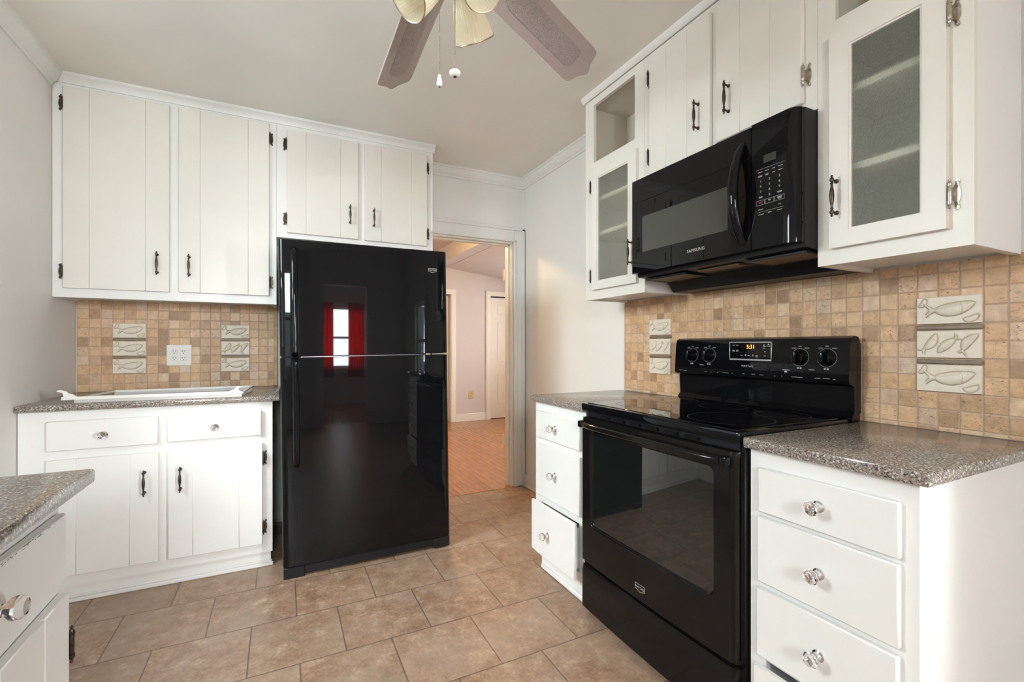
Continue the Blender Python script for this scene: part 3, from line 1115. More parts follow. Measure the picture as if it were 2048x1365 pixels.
o = mb.build('countertop', 'granite')
o['label'] = 'grey granite countertop right of the stove, in front of the tiled wall'
o['category'] = 'countertop'

# ------------------------------------------------------------------ backsplashes with fish relief tiles


def fish_field(kind):
    """Signed distance-like field (m) and height for a 0.152 x 0.082 tile, origin at its centre."""
    def ell(x, z, cx, cz, a, b, ang):
        ca, sa = cos(ang), sin(ang)
        X, Z = (x - cx) * ca + (z - cz) * sa, -(x - cx) * sa + (z - cz) * ca
        q = math.hypot(X / a, Z / b)
        return (q - 1) * min(a, b), X, Z

    def fish(x, z, cx, cz, L, ang, flip=1, bend=0.0):
        ca, sa = cos(ang), sin(ang)
        X, Z = (x - cx) * ca + (z - cz) * sa, (-(x - cx) * sa + (z - cz) * ca) * flip
        s = X / L                                   # -0.5 tail .. 0.5 nose
        Z -= bend * L * (s * s * 4 - 0.4)
        w = 0
        if -0.30 < s < 0.5:
            t = (s + 0.30) / 0.80
            w = L * (0.030 * (1 - t) + 0.36 * t ** 0.62 * max(0.0, 1 - t) ** 0.62)
        db = abs(Z) - w if -0.30 < s < 0.5 else max(abs(Z), (abs(s - 0.1) - 0.4) * L)
        dt = 9.0
        if -0.5 < s < -0.24:
            t = (-0.24 - s) / 0.26
            c = abs(Z) - L * (0.034 + 0.155 * t * t + 0.02 * t)
            notch = L * (0.30 * (t - 0.62)) - abs(Z) if t > 0.62 else -9
            dt = max(c, notch)
        return min(db, dt), s, Z / max(w, 1e-4)

    def field(x, z):
        parts = []
        if kind == 'single':
            d, s, q = fish(x, z, 0.004, 0.004, 0.118, 0.12, 1, 0.09)
            parts.append((d, 0.0075, s, q))
            a, X, Z = ell(x, z, -0.062, 0.025, 0.010, 0.015, -0.55)
            a = max(a, -X - 0.004)
            parts.append((a, 0.0035, 0, 0))
            a, X, Z = ell(x, z, 0.052, -0.024, 0.018, 0.014, 0.35)
            a = max(a, Z - 0.003)
            parts.append((a, 0.0035, 0, 0))
        else:
            for cx, cz, ang, fl, be in ((-0.044, 0.002, 0.95, 1, 0.10), (0.0, 0.0, 0.75 + pi, 1, 0.05), (0.046, 0.002, 1.05, -1, 0.14)):
                d, s, q = fish(x, z, cx, cz, 0.070, ang, fl, be)
                parts.append((d, 0.0065, s, q))
        best = min(parts, key=lambda p: p[0])
        d, hmax, s, q = best
        g = math.exp(-(d / 0.0011) ** 2)
        if d >= 0:
            h = -0.0022 * math.exp(-d / 0.0018)
        else:
            h = hmax * (1 - math.exp(d / 0.005))
            if hmax > 0.005 and s > -0.25:
                h += 0.0004 * sin(s * 190) * sin(q * 12) * (1 if s < 0.26 else 0)
                g = max(g, 0.8 * math.exp(-((s - 0.27 + 0.05 * q * q) / 0.010) ** 2), 0.55 * math.exp(-((q - 0.45) / 0.06) ** 2) * (1 if s < 0.27 else 0), math.exp(-(math.hypot((s - 0.38) / 0.016, (q - 0.30) / 0.12)) ** 2))
        return d, h, g
    return field


def mk_fish(kind):
    W, H, T = 0.153, 0.083, 0.010
    f = fish_field(kind)
    mb = MB()
    nu, nv = 120, 66
    us = [-W / 2 + W * i / nu for i in range(nu + 1)]
    vs = [-H / 2 + H * j / nv for j in range(nv + 1)]

    def pt(u, v):
        d, h, g = f(u, v)
        e = min(W / 2 - abs(u), H / 2 - abs(v))
        k = min(1, max(0, e / 0.006))
        return (u, -T - h * k + (0.0015 if e < 1e-6 else 0), v)
    mb.grid(us, vs, pt, 0, True)
    b = T - 0.0015
    for (a0, a1, c0, c1) in ((-W / 2, W / 2, -H / 2, -H / 2), (-W / 2, W / 2, H / 2, H / 2)):
        mb.add([(a0, -b, c0), (a1, -b, c0), (a1, 0, c0), (a0, 0, c0)], [(0, 1, 2, 3)])
    for x in (-W / 2, W / 2):
        mb.add([(x, -b, -H / 2), (x, -b, H / 2), (x, 0, H / 2), (x, 0, -H / 2)], [(0, 1, 2, 3)])
    me = mb.mesh('fish_tile', ['relief'])
    at = me.attributes.new('glaze', 'FLOAT', 'POINT')
    vals = [f(u, v)[2] for v in vs for u in us]
    at.data.foreach_set('value', vals + [0.0] * (len(me.vertices) - len(vals)))
    return me


FISH = {k: mk_fish(k) for k in ('single', 'triple')}
mb = MB()
mb.box(-0.077, 0.077, -0.009, 0.0, -0.0065, 0.0065, 0.002)
mb.box(-0.074, 0.074, -0.0105, -0.009, -0.0035, 0.0035, 0.001)
LINER = mb.mesh('liner_tile', 'liner')


def fish_set(root, face, f, u, zs, liners, kinds):
    names = {'single': 'cream relief tile of one fish with shell and lemon', 'triple': 'cream relief tile of three small fish'}
    for z, k in zip(zs, kinds):
        o = hw('fish_tile', FISH[k], root, face, f, u, z)
        o['label'] = names[k]
    for z in liners:
        o = hw('liner_tile', LINER, root, face, f, u, z)
        o['label'] = 'slim pewter coloured strip'


root = thing('tile_backsplash', 'tumbled travertine backsplash with fish relief tiles behind the left counter', 'backsplash', (-0.53, 3.42, 0.905))
M['tile_back'] = mk_tiles('travertine_back', 0, 0.0529, 0.0535, -0.866 + 0.53, 1.2155 - 0.905)
mb = MB()
mb.box(-1.024, -0.040, 3.419, YB - 0.0005, 0.906, 1.4255)
mb.build('tile_field', 'tile_back', root)
mb = MB()
mb.box(-0.0395, -0.018, 3.408, YB - 0.0005, 0.906, 1.4145, 0.002)
o = mb.build('edge_strip', 'wood_trim', root)
o['label'] = 'bare wood edge strip'
ZF, ZL = (1.255, 1.151, 1.048), (1.2045, 1.1005)
fish_set(root, 'y', 3.419, -0.787, ZF, ZL, ('single', 'single', 'single'))
fish_set(root, 'y', 3.419, -0.255, ZF, ZL, ('single', 'triple', 'single'))

root = thing('tile_backsplash', 'tumbled travertine backsplash with fish relief tiles behind the stove', 'backsplash', (1.82, 1.2, 0.906))
M['tile_right'] = mk_tiles('travertine_right', 1, 0.0519, 0.0527, 0.899 - 1.2, 1.235 - 0.906)
mb = MB()
mb.box(1.818, XR - 0.0005, 0.36, 2.150, 0.9065, 1.4255)
mb.build('tile_field', 'tile_right', root)
fish_set(root, 'x', 1.818, 0.664, (1.277, 1.173, 1.069), (1.2245, 1.1195), ('single', 'triple', 'single'))
fish_set(root, 'x', 1.818, 1.857, (1.267, 1.163, 1.059), (1.2145, 1.1105), ('single', 'triple', 'single'))

# ------------------------------------------------------------------ outlets


def outlet_face(mb, cx, cz, f, gfci=False):
    for dz in (-0.020, 0.020):
        for s in (-1, 1):
            mb.box(cx + s * 0.0062 - 0.0013, cx + s * 0.0062 + 0.0013, f - 0.0006, f, cz + dz + 0.001, cz + dz + 0.0095, 0, 1)
        mb.lathe([(0.0026, 0), (0.0026, 0.0006)], (cx, f, cz + dz - 0.0075), (0, -1, 0), 12, 1)


root = thing('wall_outlet', 'white double outlet plate between the fish tiles on the left backsplash', 'outlet', (-0.549, 3.419, 1.109))
mb = MB()
mb.box(-0.613, -0.486, 3.412, 3.419, 1.046, 1.173, 0.003)
mb.build('cover_plate', 'plate', root)
mb = MB()
for dz in (-0.020, 0.020):
    mb.lathe([(0.0175, 0), (0.0175, 0.003), (0.0165, 0.004)], (-0.5725, 3.412, 1.1095 + dz), (0, -1, 0), 24)
outlet_face(mb, -0.5725, 1.1095, 3.408)
mb.build('receptacle', ['plate', 'slot'], root)
mb = MB()
mb.box(-0.543, -0.510, 3.4085, 3.412, 1.076, 1.143, 0.002)
mb.box(-0.534, -0.519, 3.4072, 3.4085, 1.1065, 1.1125, 0.0005)
outlet_face(mb, -0.5265, 1.1095, 3.4085)
mb.build('receptacle', ['plate', 'slot'], root)

root = thing('wall_outlet', 'small yellowed outlet low on the far hall wall', 'outlet', (2.642, 6.70, 0.40))
mb = MB()
mb.box(2.602, 2.682, 6.692, 6.6995, 0.345, 0.460, 0.003)
mb.build('cover_plate', 'ivory', root)
mb = MB()
for dz in (-0.022, 0.022):
    mb.lathe([(0.017, 0), (0.017, 0.003)], (2.642, 6.692, 0.4025 + dz), (0, -1, 0), 20)
outlet_face(mb, 2.642, 0.4025, 6.689)
mb.build('receptacle', ['ivory', 'slot'], root)

# ------------------------------------------------------------------ writing


def text_mesh(s, size, mat, extrude=0.0003, align='CENTER', sx=1.0):
    cu = bpy.data.curves.new('lettering', 'FONT')
    cu.body = s
    cu.size = size
    cu.extrude = extrude
    cu.align_x = align
    cu.align_y = 'CENTER'
    cu.space_character = 1.08
    tmp = bpy.data.objects.new('lettering', cu)
    COL.objects.link(tmp)
    dg = bpy.context.evaluated_depsgraph_get()
    me = bpy.data.meshes.new_from_object(tmp.evaluated_get(dg))
    bpy.data.objects.remove(tmp)
    bpy.data.curves.remove(cu)
    # stand it up: text plane xy -> xz facing -y
    for v in me.vertices:
        x, y, z = v.co
        v.co = (x * sx, -z, y)
    me.materials.clear()
    me.materials.append(M[mat])
    me.update()
    return me


def lettering(name, s, size, mat, parent, loc, rotz=0, tilt=0.0, sx=1.0):
    o = put(name, text_mesh(s, size, mat, sx=sx), parent, loc, rotz)
    o.rotation_euler = (tilt, 0, rotz)
    return o


# ------------------------------------------------------------------ refrigerator
root = thing('refrigerator', 'tall black top-freezer refrigerator beside the doorway', 'refrigerator', (0.447, 2.95, 0.0))
FX0, FX1, FYF = 0.012, 0.882, 2.556


def door_profile(x0, x1, yf, yb, bulge, rx, n=40):
    pts = [(x0, yb)]
    for i in range(7):
        a = (pi / 2) * i / 6
        pts.append((x0 + rx * (1 - cos(a)), yf + bulge + rx * 0.8 * (1 - sin(a))))
    for i in range(1, n):
        s = i / n
        x = x0 + rx + (x1 - x0 - 2 * rx) * s
        pts.append((x, yf + bulge * (2 * s - 1) ** 2))
    for i in range(7):
        a = (pi / 2) * (1 - i / 6)
        pts.append((x1 - rx * (1 - cos(a)), yf + bulge + rx * 0.8 * (1 - sin(a))))
    pts.append((x1, yb))
    return pts


mb = MB()
mb.box(FX0 + 0.006, FX1 - 0.006, 2.640, 3.38, 0.03, 1.690, 0.004)
mb.box(FX0 + 0.03, FX1 - 0.03, 2.632, 2.640, 0.10, 1.68)
mb.build('body', 'black_matte', root)
prof = door_profile(FX0, FX1, FYF, 2.632, 0.005, 0.028)
for nm, z0, z1, lb in (('freezer_door', 1.121, 1.703, None), ('refrigerator_door', 0.066, 1.111, None)):
    mb = MB()
    mb.prism(prof, 'z', z0, z1, 0, True)
    d = mb.build(nm, 'black', root)
    if nm == 'freezer_door':
        za, zb = 1.132, 1.655
        mb = MB()
        mb.tube([(0.080, FYF + 0.006, zb), (0.080, FYF - 0.016, zb - 0.010), (0.080, FYF - 0.030, zb - 0.03), (0.080, FYF - 0.036, zb - 0.10), (0.080, FYF - 0.036, za + 0.01), (0.080, FYF + 0.004, za - 0.004)], [0.013, 0.014, 0.015, 0.0155, 0.0155, 0.0150], 20, 0, 1.0, up=(1, 0, 0))
        mb.build('handle', 'black', d)
        mb = MB()
        mb.prism([(0.769, 1.603), (0.819, 1.603), (0.819, 1.586), (0.794, 1.577), (0.769, 1.586)], 'y', FYF + 0.0025, FYF + 0.010)
        b = mb.build('badge', 'chrome', d)
        mb = MB()
        mb.prism([(0.7715, 1.6005), (0.8165, 1.6005), (0.8165, 1.5875), (0.794, 1.5797), (0.7715, 1.5875)], 'y', FYF + 0.0020, FYF + 0.003)
        mb.build('badge_face', 'black_matte', d)
        lettering('lettering', 'MAYTAG', 0.0105, 'silver', d, (0.794, FYF + 0.0018, 1.5925))
    else:
        za, zb = 0.572, 1.100
        mb = MB()
        mb.tube([(0.080, FYF + 0.004, zb + 0.004), (0.080, FYF - 0.036, zb - 0.01), (0.080, FYF - 0.036, za + 0.10), (0.080, FYF - 0.030, za + 0.03), (0.080, FYF - 0.016, za + 0.010), (0.080, FYF + 0.006, za)], [0.0150, 0.0155, 0.0155, 0.015, 0.014, 0.013], 20, 0, 1.0, up=(1, 0, 0))
        mb.build('handle', 'black', d)
mb = MB()
mb.box(0.105, 0.77, FYF + 0.0065, FYF + 0.02, 1.1125, 1.1175, 0.001)
mb.build('door_trim', 'gunmetal', root, label='thin grey metal strip between the doors')
mb = MB()
mb.box(0.752, 0.777, FYF + 0.002, FYF + 0.05, 1.1112, 1.1207, 0.001)
mb.box(0.785, 0.862, FYF + 0.004, FYF + 0.05, 1.1125, 1.1200, 0.001)
mb.build('centre_hinge', 'nickel', root)
mb = MB()
mb.box(FX0 + 0.004, FX1 - 0.004, 2.575, 2.66, 0.012, 0.060, 0.006)
for a, b in ((FX0 + 0.002, FX0 + 0.10), (FX1 - 0.10, FX1 - 0.002)):
    mb.box(a, b, 2.566, 2.62, 0.001, 0.062, 0.006)
mb.build('base_grille', 'black_matte', root)
root.rotation_euler = (0, rad(-0.75), 0)

# ------------------------------------------------------------------ stove
root = thing('stove', 'black freestanding electric stove with glass cooktop between the drawer cabinets', 'stove', (1.48, 1.288, 0.0))
SY0, SY1 = 0.902, 1.680
mb = MB()
mb.box(1.212, 1.800, SY0, SY1, 0.035, 0.884, 0.003)
mb.box(1.205, 1.215, SY0 + 0.012, SY1 - 0.012, 0.86, 0.884)
mb.build('body', 'black_matte', root)
for y in (SY0 + 0.04, SY1 - 0.10):
    for x in (1.24, 1.74):
        mb = MB()
        mb.lathe([(0.018, 0), (0.018, 0.012), (0.008, 0.014), (0.008, 0.036)], (x, y + 0.02, 0), (0, 0, 1), 14)
        mb.build('levelling_foot', 'black_matte', root)
# cooktop rim and glass
mb = MB()
mb.box(1.180, 1.770, SY0 - 0.001, SY1 + 0.001, 0.886, 0.918, 0.006, 0, 2)
mb.build('cooktop_rim', 'black', root)
mb = MB()
mb.box(1.200, 1.752, SY0 + 0.018, SY1 - 0.018, 0.914, 0.9205, 0.001)
ct = mb.build('cooktop_glass', 'black_glass', root)
for cx, cy, r in ((1.372, 1.080, 0.136), (1.610, 1.052, 0.088), (1.610, 1.302, 0.088), (1.372, 1.500, 0.112), (1.610, 1.530, 0.080)):
    mb = MB()
    n = 72
    vs, fs = [], []
    for k in range(n):
        a = 2 * pi * k / n
        for rr in (r - 0.0014, r + 0.0014):
            vs.append((cx + rr * cos(a), cy + rr * sin(a), 0.9208))
    for k in range(n):
        k2 = (k + 1) % n
        fs.append((2 * k, 2 * k + 1, 2 * k2 + 1, 2 * k2))
    mb.add(vs, fs)
    mb.build('burner_ring', 'ring', ct)


# bowed oven door: heightfield over (y, z)
def bow(y, edge=1.186, mid=1.165):
    s = (y - (SY0 + SY1) / 2) / ((SY1 - SY0) / 2 - 0.004)
    s = max(-1, min(1, s))
    x = mid + (edge - 0.012 - mid) * s * s
    e = (1 - abs(s)) * (SY1 - SY0) / 2
    if e < 0.022:
        x += 0.014 * (1 - math.sqrt(max(0, 1 - (1 - e / 0.022) ** 2)))
    return x


def rr_sdf(y, z, y0, y1, z0, z1, r):
    cy, cz = (y0 + y1) / 2, (z0 + z1) / 2
    qy, qz = abs(y - cy) - (y1 - y0) / 2 + r, abs(z - cz) - (z1 - z0) / 2 + r
    return math.hypot(max(qy, 0), max(qz, 0)) + min(max(qy, qz), 0) - r


def clustered(a, b, cores, step, fine, band):
    out = [a]
    while out[-1] < b - 1e-6:
        p = out[-1]
        near = min(abs(p - c) for c in cores)
        out.append(min(b, p + (fine if near < band else step)))
    return out


GY0, GY1, GZ0, GZ1, GR = 0.978, 1.606, 0.400, 0.808, 0.030
ZD0, ZD1 = 0.240, 0.858
us = clustered(SY0 + 0.001, SY1 - 0.001, (SY0 + 0.012, SY1 - 0.012, GY0, GY0 + 0.02, GY1 - 0.02, GY1), 0.024, 0.0022, 0.024)
vs = clustered(ZD0, ZD1, (ZD0, ZD1, GZ0, GZ0 + 0.02, GZ1 - 0.02, GZ1), 0.03, 0.0025, 0.022)


def door_pt(y, z):
    d = rr_sdf(y, z, GY0, GY1, GZ0, GZ1, GR)
    t = min(1, max(0, -d / 0.010))
    t = t * t * (3 - 2 * t)
    e = min(z - ZD0, ZD1 - z)
    ed = 0.006 * (1 - math.sqrt(max(0, 1 - (1 - min(1, e / 0.008)) ** 2)))
    return (bow(y) + 0.011 * t + ed, y, z)


mb = MB()
mb.grid(us, vs, door_pt, 0, True)
# sides and back of the door slab
mb.box(1.196, 1.2105, SY0 + 0.002, SY1 - 0.002, ZD0 + 0.001, ZD1 - 0.001)
od = mb.build('oven_door', 'black_metal', root)
mb = MB()
us2 = [GY0 + 0.009 + (GY1 - GY0 - 0.018) * i / 60 for i in range(61)]
vs2 = [GZ0 + 0.009 + (GZ1 - GZ0 - 0.018) * i / 30 for i in range(31)]


def glass_pt(y, z):
    cy, cz = (GY0 + GY1) / 2, (GZ0 + GZ1) / 2
    # pull the corners in so that the pane keeps rounded corners
    d = rr_sdf(y, z, GY0 + 0.008, GY1 - 0.008, GZ0 + 0.008, GZ1 - 0.008, GR - 0.008)
    if d > 0:
        vy, vz = cy - y, cz - z
        L = math.hypot(vy, vz)
        y, z = y + vy / L * d * 1.3, z + vz / L * d * 1.3
    return (bow(y) + 0.0098, y, z)


mb.grid(us2, vs2, glass_pt, 0, True)
mb.build('oven_window', 'oven_glass', od)
# handle: a bowed bar along the top of the door
mb = MB()
pts, n = [], 30
for i in range(n + 1):
    y = SY0 + 0.030 + (SY1 - SY0 - 0.060) * i / n
    s = (2 * i / n - 1)
    pts.append((bow(y) - 0.006 - 0.020 * (1 - abs(s) ** 6) - 0.012 * (1 - s * s), y, 0.836 - 0.006 * s * s))
mb.tube(pts, 0.0125, 16)
mb.build('handle', 'black_metal', od)
for y in (SY0 + 0.030, SY1 - 0.030):
    mb = MB()
    mb.box(bow(y) - 0.026, bow(y) + 0.006, y - 0.014, y + 0.014, 0.817, 0.846, 0.006, 0, 2)
    mb.build('handle_end_cap', 'black', od)
# vent slots between door and cooktop
for k in range(6):
    mb = MB()
    y = 1.06 + 0.09 * k
    mb.box(1.194, 1.2045, y, y + 0.055, 0.866, 0.874)
    mb.build('vent_slot', 'dark', root)
mb = MB()
bx = bow(1.29)
mb.prism([(1.264, 0.304), (1.316, 0.304), (1.316, 0.283), (1.290, 0.275), (1.264, 0.283)], 'x', bx - 0.003, bx + 0.004)
mb.build('badge', 'chrome', od)
mb = MB()
mb.prism([(1.267, 0.301), (1.313, 0.301), (1.313, 0.2855), (1.290, 0.278), (1.267, 0.2855)], 'x', bx - 0.0035, bx - 0.002)
mb.build('badge_face', 'black_matte', od)
lettering('lettering', 'MAYTAG', 0.0112, 'silver', od, (bx - 0.0038, 1.290, 0.2915), -pi / 2)
# storage drawer
mb = MB()
us3 = clustered(SY0 + 0.001, SY1 - 0.001, (SY0 + 0.012, SY1 - 0.012), 0.03, 0.0025, 0.02)
vs3 = clustered(0.036, 0.226, (0.036, 0.226), 0.03, 0.002, 0.012)


def drawer_pt(y, z):
    e = min(z - 0.036, 0.226 - z)
    ed = 0.008 * (1 - math.sqrt(max(0, 1 - (1 - min(1, e / 0.010)) ** 2)))
    return (bow(y) + ed, y, z)


mb.grid(us3, vs3, drawer_pt, 0, True)
mb.box(1.197, 1.2105, SY0 + 0.002, SY1 - 0.002, 0.038, 0.224)
mb.build('storage_drawer', 'black_metal', root)
# backguard
mb = MB()
mb.prism([(1.800, 0.886), (1.800, 1.188), (1.790, 1.200), (1.765, 1.203), (1.748, 1.194), (1.742, 1.170), (1.733, 1.048), (1.738, 1.036), (1.765, 1.026), (1.770, 0.940), (1.752, 0.919), (1.752, 0.886)], 'y', SY0 - 0.004, SY1 - 0.003)
bg = mb.build('backguard', 'black', root)
mb = MB()
mb.box(1.775, 1.812, SY0 - 0.0045, SY1 - 0.0, 0.93, 1.180, 0.006, 0, 2)
mb.build('backguard_side', 'black_matte', bg)
# control fascia slope
TILT = math.atan2(0.009, 0.122)


def fascia(z):       # x on the panel at height z
    return 1.742 - (1.170 - z) * (0.009 / 0.122)


for y, z in ((1.573, 1.124), (1.477, 1.125), (1.068, 1.125), (0.972, 1.125)):
    x = fascia(z)
    mb = MB()
    mb.lathe([(0.030, 0), (0.030, 0.004), (0.028, 0.006), (0.0245, 0.017), (0.022, 0.021), (0.0215, 0.022)], (x, y, z), (-1, 0, -0.07), 28)
    mb.box(x - 0.040, x - 0.018, y - 0.0065, y + 0.0065, z - 0.022, z + 0.022, 0.004, 0, 2)
    kb = mb.build('control_knob', 'black', bg)
    mb = MB()
    vsr, fsr = [], []
    for k in range(40):
        a = 2 * pi * k / 40
        for rr_ in (0.0322, 0.0338):
            zz = z + rr_ * cos(a)
            vsr.append((fascia(zz) - 0.0004, y + rr_ * sin(a), zz))
    for k in range(40):
        k2 = (k + 1) % 40
        fsr.append((2 * k, 2 * k + 1, 2 * k2 + 1, 2 * k2))
    mb.add(vsr, fsr)
    mb.build('knob_ring', 'print_dim', kb)
    for dy, dz, s in ((0.023, 0.034, 'LOW'), (0.0, 0.0405, 'OFF'), (-0.025, 0.034, 'HIGH')):
        lettering('lettering', s, 0.0066, 'print', kb, (fascia(z + dz) - 0.0006, y + dy, z + dz), -pi / 2)
    mb = MB()
    for a in (-1, 1):
        mb.box(fascia(z - 0.04) - 0.0008, fascia(z - 0.04), y + a * 0.005 - 0.003, y + a * 0.005 + 0.003, z - 0.043, z - 0.037)
    mb.build('burner_symbol', 'print', kb)
mb = MB()
x0 = fascia(1.145) - 0.003
for (a, b, c, e) in ((1.179, 1.372, 1.180, 1.1845), (1.179, 1.372, 1.106, 1.1135), (1.179, 1.1825, 1.106, 1.1845), (1.3685, 1.372, 1.106, 1.1845)):
    mb.box(x0, x0 + 0.012, a, b, c, e, 0.001)
mb.build('display_frame', 'silver', bg)
mb = MB()
mb.box(x0 + 0.0012, x0 + 0.012, 1.1825, 1.3685, 1.1135, 1.180)
dp = mb.build('display', 'black_glass', bg)
lettering('clock_digits', '5:31', 0.0225, 'led', dp, (x0 + 0.0006, 1.270, 1.163), -pi / 2, sx=0.9)
mb = MB()
for y, z, w in ((1.350, 1.170, 0.010), (1.333, 1.170, 0.010), (1.350, 1.149, 0.011), (1.333, 1.149, 0.011), (1.350, 1.145, 0.011), (1.333, 1.145, 0.011), (1.312, 1.128, 0.010), (1.294, 1.126, 0.005), (1.280, 1.127, 0.009), (1.260, 1.126, 0.007), (1.243, 1.127, 0.012), (1.243, 1.122, 0.010), (1.210, 1.164, 0.012), (1.211, 1.157, 0.010), (1.192, 1.167, 0.014), (1.207, 1.144, 0.006), (1.208, 1.127, 0.009)):
    mb.box(x0 + 0.0004, x0 + 0.0012, y - w / 2, y + w / 2, z - 0.0011, z + 0.0011)
for y, z in ((1.294, 1.129), (1.260, 1.128), (1.211, 1.170), (1.192, 1.173)):
    mb.lathe([(0.003, 0), (0.003, 0.0008)], (x0 + 0.0012, y, z), (-1, 0, 0), 12)
mb.build('key_legends', 'print', dp)
lettering('lettering', 'MAYTAG', 0.0125, 'print', bg, (fascia(1.083) - 0.0008, 1.283, 1.083), -pi / 2)
mb = MB()
xx = fascia(1.090)
mb.lathe([(0.006, 0), (0.006, 0.0015)], (xx, 1.118, 1.092), (-1, 0, 0), 16)
mb.build('indicator_lamp', 'black_matte', bg)
mb = MB()
mb.box(fascia(1.076) - 0.0008, fascia(1.076) + 0.001, 1.105, 1.133, 1.0745, 1.0765)
mb.box(fascia(1.07) - 0.0008, fascia(1.07) + 0.001, 1.114, 1.124, 1.0655, 1.0725)
mb.box(fascia(1.08) - 0.0008, fascia(1.08) + 0.001, 1.013, 1.033, 1.079, 1.081)
mb.box(fascia(1.08) - 0.0008, fascia(1.08) + 0.001, 1.505, 1.528, 1.079, 1.081)
mb.build('panel_legends', 'print', bg)
random.seed(11)
mb = MB()
for i in range(34):        # enamel worn off along the lower edge of the panel
    y = 0.93 + 0.70 * random.random()
    w = 0.003 + 0.02 * random.random() ** 2
    z = 1.0485 + 0.002 * random.random()
    mb.box(1.7325, 1.7345, y, y + w, z, z + 0.0014)
mb.build('worn_edge', 'silver', bg)

# ------------------------------------------------------------------ microwave
root = thing('microwave', 'black over-the-range microwave under the plank cabinet', 'microwave', (1.62, 1.265, 1.42))
MY0, MY1, MX = 0.886, 1.646, 1.430
mb = MB()
mb.prism([(1.470, 1.492), (1.474, 1.480), (1.655, 1.472), (1.690, 1.424), (1.812, 1.424), (1.812, 1.918), (1.470, 1.918)], 'y', MY0, MY1)
mb.build('body', 'black_matte', root)


def edge_prof(y0, y1, r, left_round, right_round):
    """Plan outline of a front panel, rounded at its free edges: list of (x, y)."""
    pts = []
    if left_round:      # y1 end (further from the camera)
        for i in range(7):
            a = (pi / 2) * i / 6
            pts.append((MX + r * (1 - sin(a)), y1 - r * (1 - cos(a))))
    else:
        pts += [(MX, y1)]
    if right_round:
        for i in range(9):
            a = (pi / 2) * (1 - i / 8)
            pts.append((MX + r * (1 - sin(a)), y0 + r * (1 - cos(a))))
    else:
        pts += [(MX, y0)]
    pts += [(1.4695, y0), (1.4695, y1)]
    return pts


mb = MB()
mb.prism(edge_prof(1.0445, MY1, 0.012, True, False), 'z', 1.494, 1.910, 0, True)
md = mb.build('door', 'black', root)
mb = MB()
mb.prism(edge_prof(MY0, 1.0415, 0.034, False, True), 'z', 1.494, 1.916, 0, True)
mp = mb.build('control_panel', 'black', root)
mb = MB()
mb.box(1.478, 1.4815, 1.05, 1.6, 1.4875, 1.492)
mb.build('air_gap', 'dark', root)
mb = MB()
mb.box(MX - 0.0006, MX + 0.001, 1.135, 1.571, 1.582, 1.738)
mb.build('door_window', 'mw_glass', md)
mb = MB()
for (a, b, c, e) in ((1.055, 1.612, 1.806, 1.8085), (1.6105, 1.613, 1.560, 1.8085)):
    mb.box(MX - 0.0005, MX + 0.001, a, b, c, e)
mb.box(MX - 0.0005, MX + 0.001, 1.492, 1.499, 1.778, 1.797)
mb.box(MX - 0.0005, MX + 0.001, 1.534, 1.538, 1.778, 1.790)
mb.build('door_groove', 'dark', md)
mb = MB()
mb.box(MX - 0.0005, MX + 0.001, 0.925, 1.040, 1.8065, 1.809)
mb.build('panel_groove', 'dark', mp)
# bowed handle
mb = MB()
pts, rs = [], []
for i in range(25):
    s = i / 24
    z = 1.522 + (1.862 - 1.522) * s
    b = sin(pi * s) ** 0.75
    pts.append((MX + 0.004 - 0.052 * b, 1.078, z))
    rs.append(0.0145 + 0.0045 * b)
mb.tube(pts, rs, 18, 0, 0.8, up=(0, 1, 0))
mb.build('handle', 'black', md)
lettering('lettering', 'SAMSUNG', 0.0175, 'silver', md, (MX - 0.0006, 1.278, 1.5375), -pi / 2)
mb = MB()
mb.box(MX - 0.0006, MX + 0.001, 0.9545, 0.9975, 1.7725, 1.7980)
mb.build('display', 'mw_glass', mp)
for s, y, z in (('1', 1.008, 1.715), ('2', 0.977, 1.715), ('3', 0.943, 1.715), ('4', 1.008, 1.698), ('5', 0.977, 1.698), ('6', 0.943, 1.698), ('7', 1.008, 1.681), ('8', 0.977, 1.681), ('9', 0.943, 1.681), ('0', 0.977, 1.664)):
    lettering('lettering', s, 0.0105, 'print', mp, (MX - 0.0006, y, z), -pi / 2)
mb = MB()


def dash(y, z, w, h=0.0016):
    mb.box(MX - 0.0005, MX + 0.001, y - w / 2, y + w / 2, z - h / 2, z + h / 2)


for y, z, w in ((1.010, 1.746, 0.016), (0.986, 1.746, 0.012), (0.963, 1.746, 0.011), (0.940, 1.746, 0.016), (1.010, 1.734, 0.015), (1.010, 1.731, 0.013), (0.986, 1.734, 0.012), (0.986, 1.731, 0.009), (0.963, 1.733, 0.010), (0.940, 1.734, 0.014), (1.008, 1.664, 0.013), (1.008, 1.661, 0.011), (0.943, 1.665, 0.016), (0.943, 1.662, 0.013), (0.977, 1.648, 0.009), (0.977, 1.645, 0.007), (0.943, 1.648, 0.016), (0.943, 1.645, 0.014), (0.943, 1.642, 0.012), (1.008, 1.622, 0.018), (0.943, 1.624, 0.010), (1.007, 1.605, 0.020), (0.976, 1.606, 0.013), (0.943, 1.606, 0.016)):
    dash(y, z, w)
dash(0.9765, 1.7555, 0.099, 0.0006)
for (a, b) in ((1.0235, 0.9945), (0.992, 0.962), (0.9595, 0.9275)):
    for z in (1.637, 1.652):
        dash((a + b) / 2, z, abs(a - b), 0.0007)
    for y in (a, b):
        dash(y, 1.6445, 0.0007, 0.015)
dash(1.007, 1.613, 0.030, 0.0006)
dash(0.960, 1.613, 0.062, 0.0006)
mb.build('key_legends', 'print', mp)
mb = MB()
dash(1.008, 1.647, 0.014, 0.0022)
dash(1.008, 1.643, 0.012, 0.0018)
mb.build('stop_key', 'print_red', mp)
